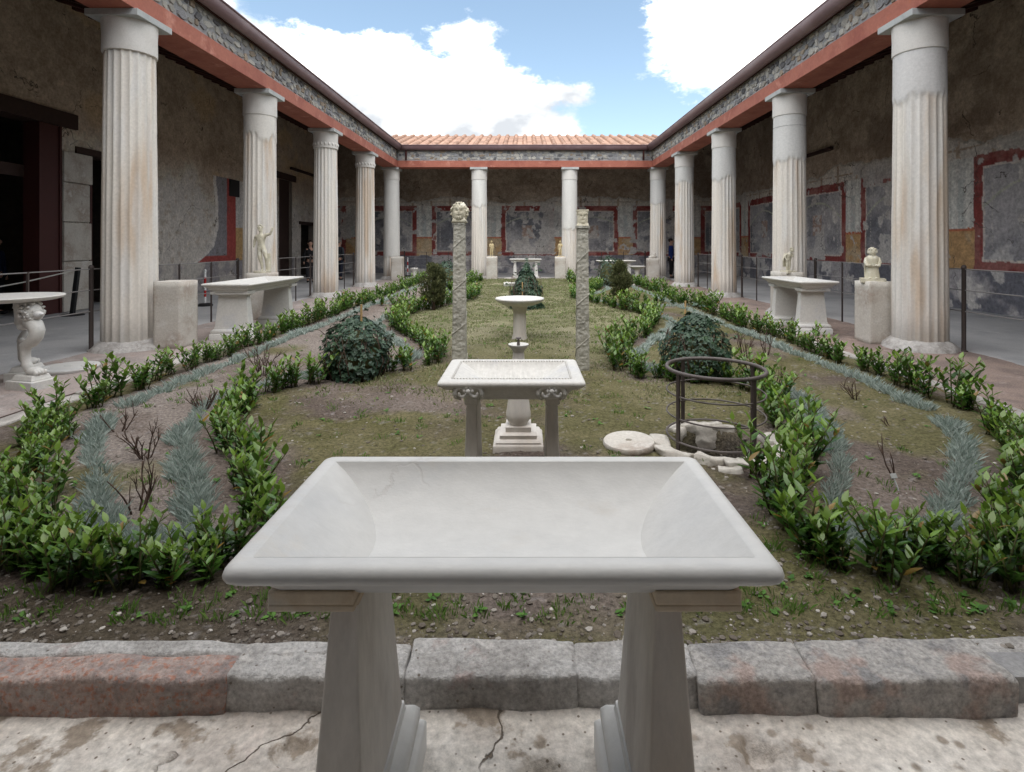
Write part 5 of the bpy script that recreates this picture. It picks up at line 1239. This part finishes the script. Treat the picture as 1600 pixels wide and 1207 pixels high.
# ------------------------------------------------------------------ lion-legged round table
tb = empty('lion_table', (-5.13, 5.35, 0), 0, 'round marble table on lion legs with maned heads, at the walkway edge', 'table')
b = MB(); b.lathe([(.30, .835), (.38, .842), (.43, .856), (.448, .872), (.45, .882), (.44, .889), (.40, .886), (.0005, .884)], 56); b.build('table_top', M['marble'], tb, 40)
def lionleg(ang):
    root = bpy.data.objects.new('lion_leg', None)
    b = MB()
    path = [((.02, 0, .17), .045), ((-.035, 0, .22), .043), ((-.05, 0, .30), .040), ((-.052, 0, .37), .042), ((-.035, 0, .415), .05), ((.03, 0, .45), .058), ((.085, 0, .50), .058), ((.10, 0, .56), .063), ((.075, 0, .61), .066), ((.01, 0, .645), .070)]
    b.tube([p for p, _ in path], [r for _, r in path], 14)
    b.ball((-.075, 0, .41), (.035, .035, .03), 10, 7)                      # hock
    b.tube([(-.06, 0, .36), (-.055, 0, .25), (-.03, 0, .17)], [.022, .018, .02], 8)
    b.ball((.07, 0, .165), (.085, .062, .042), 14, 9)
    for k in range(4): b.ball((.135, -.042+.028*k, .155), (.03, .017, .027), 8, 6)
    lg = b.build('lion_leg', M['marble'], tb, True)
    b = MB(); b.tube([(-.085, 0, .60), (-.09, 0, .74), (-.085, 0, .845)], [.045, .05, .06], 10); b.ball((-.08, 0, .60), (.05, .055, .045), 10, 7); b.build('acanthus_support', M['marble'], lg, True)
    b = MB(); b.ball((.03, 0, .74), (.085, .080, .088), 14, 10); b.ball((.115, 0, .715), (.048, .042, .036), 12, 8); b.ball((.155, 0, .722), (.016, .02, .014), 8, 6); b.ball((.10, 0, .685), (.04, .034, .018), 10, 6)
    for s in (-1, 1): b.ball((.098, s*.034, .752), (.014, .012, .012), 8, 6)
    r = random.Random(5)
    for k in range(120):
        a = r.uniform(0, 6.28); ax = r.uniform(-.075, .06); rr = math.sqrt(max(.05, 1-((ax+.0)/.10)**2))
        p = Vector((.02+ax, math.cos(a)*.092*rr, .745+math.sin(a)*.098*rr)); b.ball(p, (r.uniform(.014, .022), r.uniform(.014, .02), r.uniform(.012, .02)), 6, 5)
    b.build('lion_head', M['marble'], lg, True)
    b = MB(); b.box(-.135, .20, -.12, .12, -.02, .085); b.frustum((-.105, .165, -.095, .095), .085, (-.085, .145, -.075, .075), .135); o = b.build('plinth', M['marble'], lg); q = o.modifiers.new('b', 'BEVEL'); q.width = .008; q.segments = 2
    bpy.data.objects.remove(root); lg.location = (math.cos(ang)*.30, math.sin(ang)*.30, 0); lg.rotation_euler = (0, 0, ang); return lg
l0 = lionleg(R(-14))
for a in (R(106), R(226)):
    c = l0.copy(); COL.objects.link(c); c.location = (math.cos(a)*.30, math.sin(a)*.30, 0); c.rotation_euler = (0, 0, a)
    for ch in l0.children: d2 = ch.copy(); COL.objects.link(d2); d2.parent = c
b = MB(); b.lathe([(.27, -.005), (.28, .02), (.275, .032), (.0005, .034)], 44); b.box(-.05, .03, -.012, .012, .034, .038); o = b.build('stone_disc', M['marble_grey'], None, 40, (-5.08, 6.02, .01)); tag(o, 'flat pale round lid lying on the floor behind the lion-legged table', 'lid')
# ------------------------------------------------------------------ well cage, millstone
wx, wy = WELL; root = empty('well_cage', (wx, wy, GZ), 0, 'round iron cage with four posts and hoops over the well hole', 'well guard')
rr = .318; ring = lambda z, r_: [(r_*math.cos(a), r_*math.sin(a), z) for a in [i*2*math.pi/56 for i in range(56)]]
for z, t in ((.50, .013), (.345, .0055), (.20, .0055), (.05, .0075)): b = MB(); b.tube(ring(z, rr), t, 10, closed=True); b.build('top_hoop' if z > .4 else 'hoop', M['iron_grey'], root, True)
for a in (R(205), R(115), R(-63), R(20)):
    c, s_ = math.cos(a), math.sin(a); b = MB(); t = Vector((-s_, c, 0)); o_ = Vector((c, s_, 0)); V = []
    for z in (-.06, .495):
        for u, v in ((-.014, -.005), (.014, -.005), (.014, .006), (-.014, .006)): V.append(o_*(rr+v)+t*u+Vector((0, 0, z)))
    b.add(V, [(0, 3, 2, 1), (4, 5, 6, 7), (0, 1, 5, 4), (1, 2, 6, 5), (2, 3, 7, 6), (3, 0, 4, 7)]); b.build('post', M['iron'], root)
wr_ = empty('stone_well', (wx, wy, 0), 0, 'ring of broken pale stones around the dark well hole', 'well'); g = np.random.default_rng(12)
for k, (a, rd, sx, sy, sz) in enumerate(((182, .37, .09, .05, .03), (212, .40, .12, .05, .025), (245, .36, .09, .05, .03), (275, .37, .10, .05, .022), (305, .38, .11, .06, .025), (333, .39, .12, .06, .02), (358, .36, .08, .05, .03), (92, .29, .15, .04, .035), (60, .31, .07, .04, .025), (126, .31, .08, .04, .03), (330, .50, .07, .04, .012), (262, .46, .06, .035, .012))):
    o = rockblock('rim_stone', -sx, sx, -sy, sy, -.10, sz+.06, M['block'], wr_, k*5.3, (9, 1, 1), .03, .008); o.location = (rd*math.cos(R(a)), rd*math.sin(R(a)), 0); o.rotation_euler = (0, 0, R(a+90))
x, y = G(985, 700); b = MB(); prof = [(.158, -.02), (.170, .008), (.172, .028), (.164, .040), (.12, .044), (.022, .042), (.018, .028), (.0005, .028)]; b.lathe(prof, 44)
o = b.build('millstone', M['block'], None, 40, (x, y+.05, gz(x, y)-.005)); o.rotation_euler = (R(2), R(-2), 0); tag(o, 'flat round pale stone with small central hole lying beside the well', 'millstone')
# ------------------------------------------------------------------ barrier fences
def fence(label, pts_thick, pts_thin, line):
    root = empty('barrier_fence', (0, 0, 0), 0, label, 'fence')
    for (x, y) in pts_thick:
        b = MB(); b.lathe([(.045, -.02), (.045, .012), (.028, .02), (.026, .05), (.026, 1.08), (.031, 1.085), (.031, 1.10), (.026, 1.118), (.012, 1.13)], 12, (x, y, 0)); b.build('post', M['iron'], root, 50)
    for (x, y) in pts_thin:
        b = MB(); b.box(x-.012, x+.012, y-.009, y+.009, -.02, 1.085); b.build('upright', M['iron'], root)
    for z in (1.075, .80, .525):
        b = MB(); b.tube([(x, y, z) for x, y in line], .0075, 6); b.build('cable', M['cable'], root)
for s, fx, lb in ((-1, 5.66, 'thin dark cable fence along the bare-plaster portico'), (1, 5.73, 'thin dark cable fence along the fresco portico')):
    tk = [(s*fx, y) for y in (3.45, 7.05, 10.65, 14.25, 17.85)]; tn = [(s*fx, y+d_) for y in (3.45, 7.05, 10.65, 14.25) for d_ in (.9, 1.8, 2.7)]+[(s*fx, 18.75), (s*fx, 19.65)]
    fence(lb, tk, tn, [(s*fx, 3.45), (s*fx, 19.7)])
fence('thin dark cable fence along the end portico', [(-5.0, 22.45), (5.0, 22.45)], [(-5.0+k*.91, 22.45) for k in range(1, 11)], [(-5.0, 22.45), (5.0, 22.45)])
# rope stanchion
st = empty('rope_stanchion', (-8.9, 10.62, 0), 0, 'leaning black rope stanchion on a flat base before the stone pier', 'stanchion')
b = MB(); b.lathe([(.2, -.005), (.2, .015), (.17, .03), (.0005, .035)], 24); b.build('base', M['black'], st, 40); b = MB(); b.box(-.035, .035, -.03, .03, 0, .95); o = b.build('post', M['black'], st); o.rotation_euler = (0, R(7), 0)
b = MB(); b.tube([(.11, 0, .90), (-.1, -.9, .72), (-.3, -1.7, .60), (-.4, -2.3, .66)], .012, 8); b.build('rope', M['rope'], st, True)
for lb, x, y, h in (('red and white striped chain post on a black foot, before the bare plaster wall', -7.25, 12.25, .80), ('red and white striped chain post in the end portico corner', -5.05, 23.3, .80)):
    st = empty('chain_post', (x, y, 0), 0, lb, 'barrier post'); b = MB(); b.lathe([(.16, -.004), (.16, .03), (.12, .06), (.03, .07)], 20); b.build('foot', M['black'], st, 40)
    for k in range(5): b = MB(); b.lathe([(.024, .06+(h-.06)*k/5), (.024, .06+(h-.06)*(k+1)/5)], 12); b.build('band', M['red_paint'] if k % 2 == 1 else M['white_paint'], st, 40)
    b = MB(); b.ball((0, 0, h), .03); b.build('knob', M['white_paint'], st, True)
# ------------------------------------------------------------------ visitors
skn = mat('skin', (.50, .30, .22), rough=.6, fine=.03); hairm = mat('dark_hair', (.02, .014, .012), rough=.6, fine=.1); greyh = mat('short_grey_hair', (.16, .14, .13), rough=.7, fine=.1)
def cloth(nm, c): return mat(nm, c, rough=.9, fine=.1, fs=30)
def person(label, x, y, rz, H, top, trou, hair, longh=False, pose=None, jacket=1.18):
    root = empty('person', (x, y, 0), rz, label, 'person', 'visitors in the porticoes'); pose = pose or {}
    bd = figure('body', H, pose, skn, root)
    J = dict(elL=(-.135, .01, .62), wrL=(-.14, -.03, .475), elR=(.135, .01, .62), wrR=(.14, -.03, .475)); J.update({k: v for k, v in pose.items() if k in J})
    js = [((0, 0, .50), (.105, .085)), ((0, 0, .60), (.095, .075)), ((0, 0, .72), (.108, .080)), ((0, 0, .815), (.062, .055)), ((-.10, 0, .785), .052), (J['elL'], .040), (J['wrL'], .030), ((.10, 0, .785), .052), (J['elR'], .040), (J['wrR'], .030)]
    sc = lambda r: tuple(q*H for q in r) if isinstance(r, tuple) else r*H
    skin('jacket', [(tuple(c*H for c in p), sc(r)) for p, r in js], [(0, 1), (1, 2), (2, 3), (2, 4), (4, 5), (5, 6), (2, 7), (7, 8), (8, 9)], top, root)
    js = [((0, 0, .53), (.096, .078)), ((-.055, 0, .47), .066), ((-.058, -.01, .28), .050), ((-.058, .006, .07), .042), ((.055, 0, .47), .066), ((.058, -.01, .28), .050), ((.058, .006, .07), .042)]
    skin('trousers', [(tuple(c*H for c in p), sc(r)) for p, r in js], [(0, 1), (1, 2), (2, 3), (0, 4), (4, 5), (5, 6)], trou, root)
    b = MB()
    for s in (-1, 1): b.ball((s*.058*H, -.035*H, .022*H), (.03*H, .075*H, .024*H), 10, 6)
    b.build('shoes', M['black'], root, True)
    b = MB(); b.ball((0, .012*H, .945*H), (.058*H, .064*H, .052*H), 14, 9)
    if longh: b.ball((0, .032*H, .88*H), (.062*H, .045*H, .09*H), 12, 9)
    b.build('hair', hair, root, True)
    b = MB(); b.ball((0, -.068*H, .915*H), (.010*H, .014*H, .016*H), 6, 5)
    for s in (-1, 1): b.ball((s*.055*H, 0, .915*H), (.008*H, .014*H, .02*H), 6, 5); b.ball((s*.021*H, -.058*H, .93*H), (.007*H, .006*H, .004*H), 6, 4, None)
    b.ball((0, -.058*H, .885*H), (.018*H, .006*H, .005*H), 6, 4); b.build('facial_features', skn, root, True)
    return root
person('person with long dark hair and black jacket standing half behind a fluted column', -7.90, 19.9, R(25), 1.56, cloth('black_jacket', (.018, .018, .02)), cloth('charcoal_trousers', (.03, .03, .035)), hairm, True, dict(elR=(.14, -.02, .63), wrR=(.05, -.14, .60), haR=(.02, -.17, .62)))
person('person with short hair in a dark jacket behind the fence, facing the frescoes', -7.30, 21.2, R(160), 1.60, cloth('dark_slate_jacket', (.03, .033, .04)), cloth('navy_trousers', (.015, .017, .03)), greyh)
person('person in a blue jacket with dark hair between the far corner columns', 6.12, 22.6, R(70), 1.66, cloth('blue_jacket', (.015, .035, .16)), cloth('black_trousers', (.012, .012, .014)), hairm)
person('person in a dark blue coat inside the dim doorway room', -10.55, 10.75, R(100), 1.58, cloth('dark_blue_coat', (.012, .018, .05)), cloth('dark_jeans', (.012, .014, .02)), hairm)
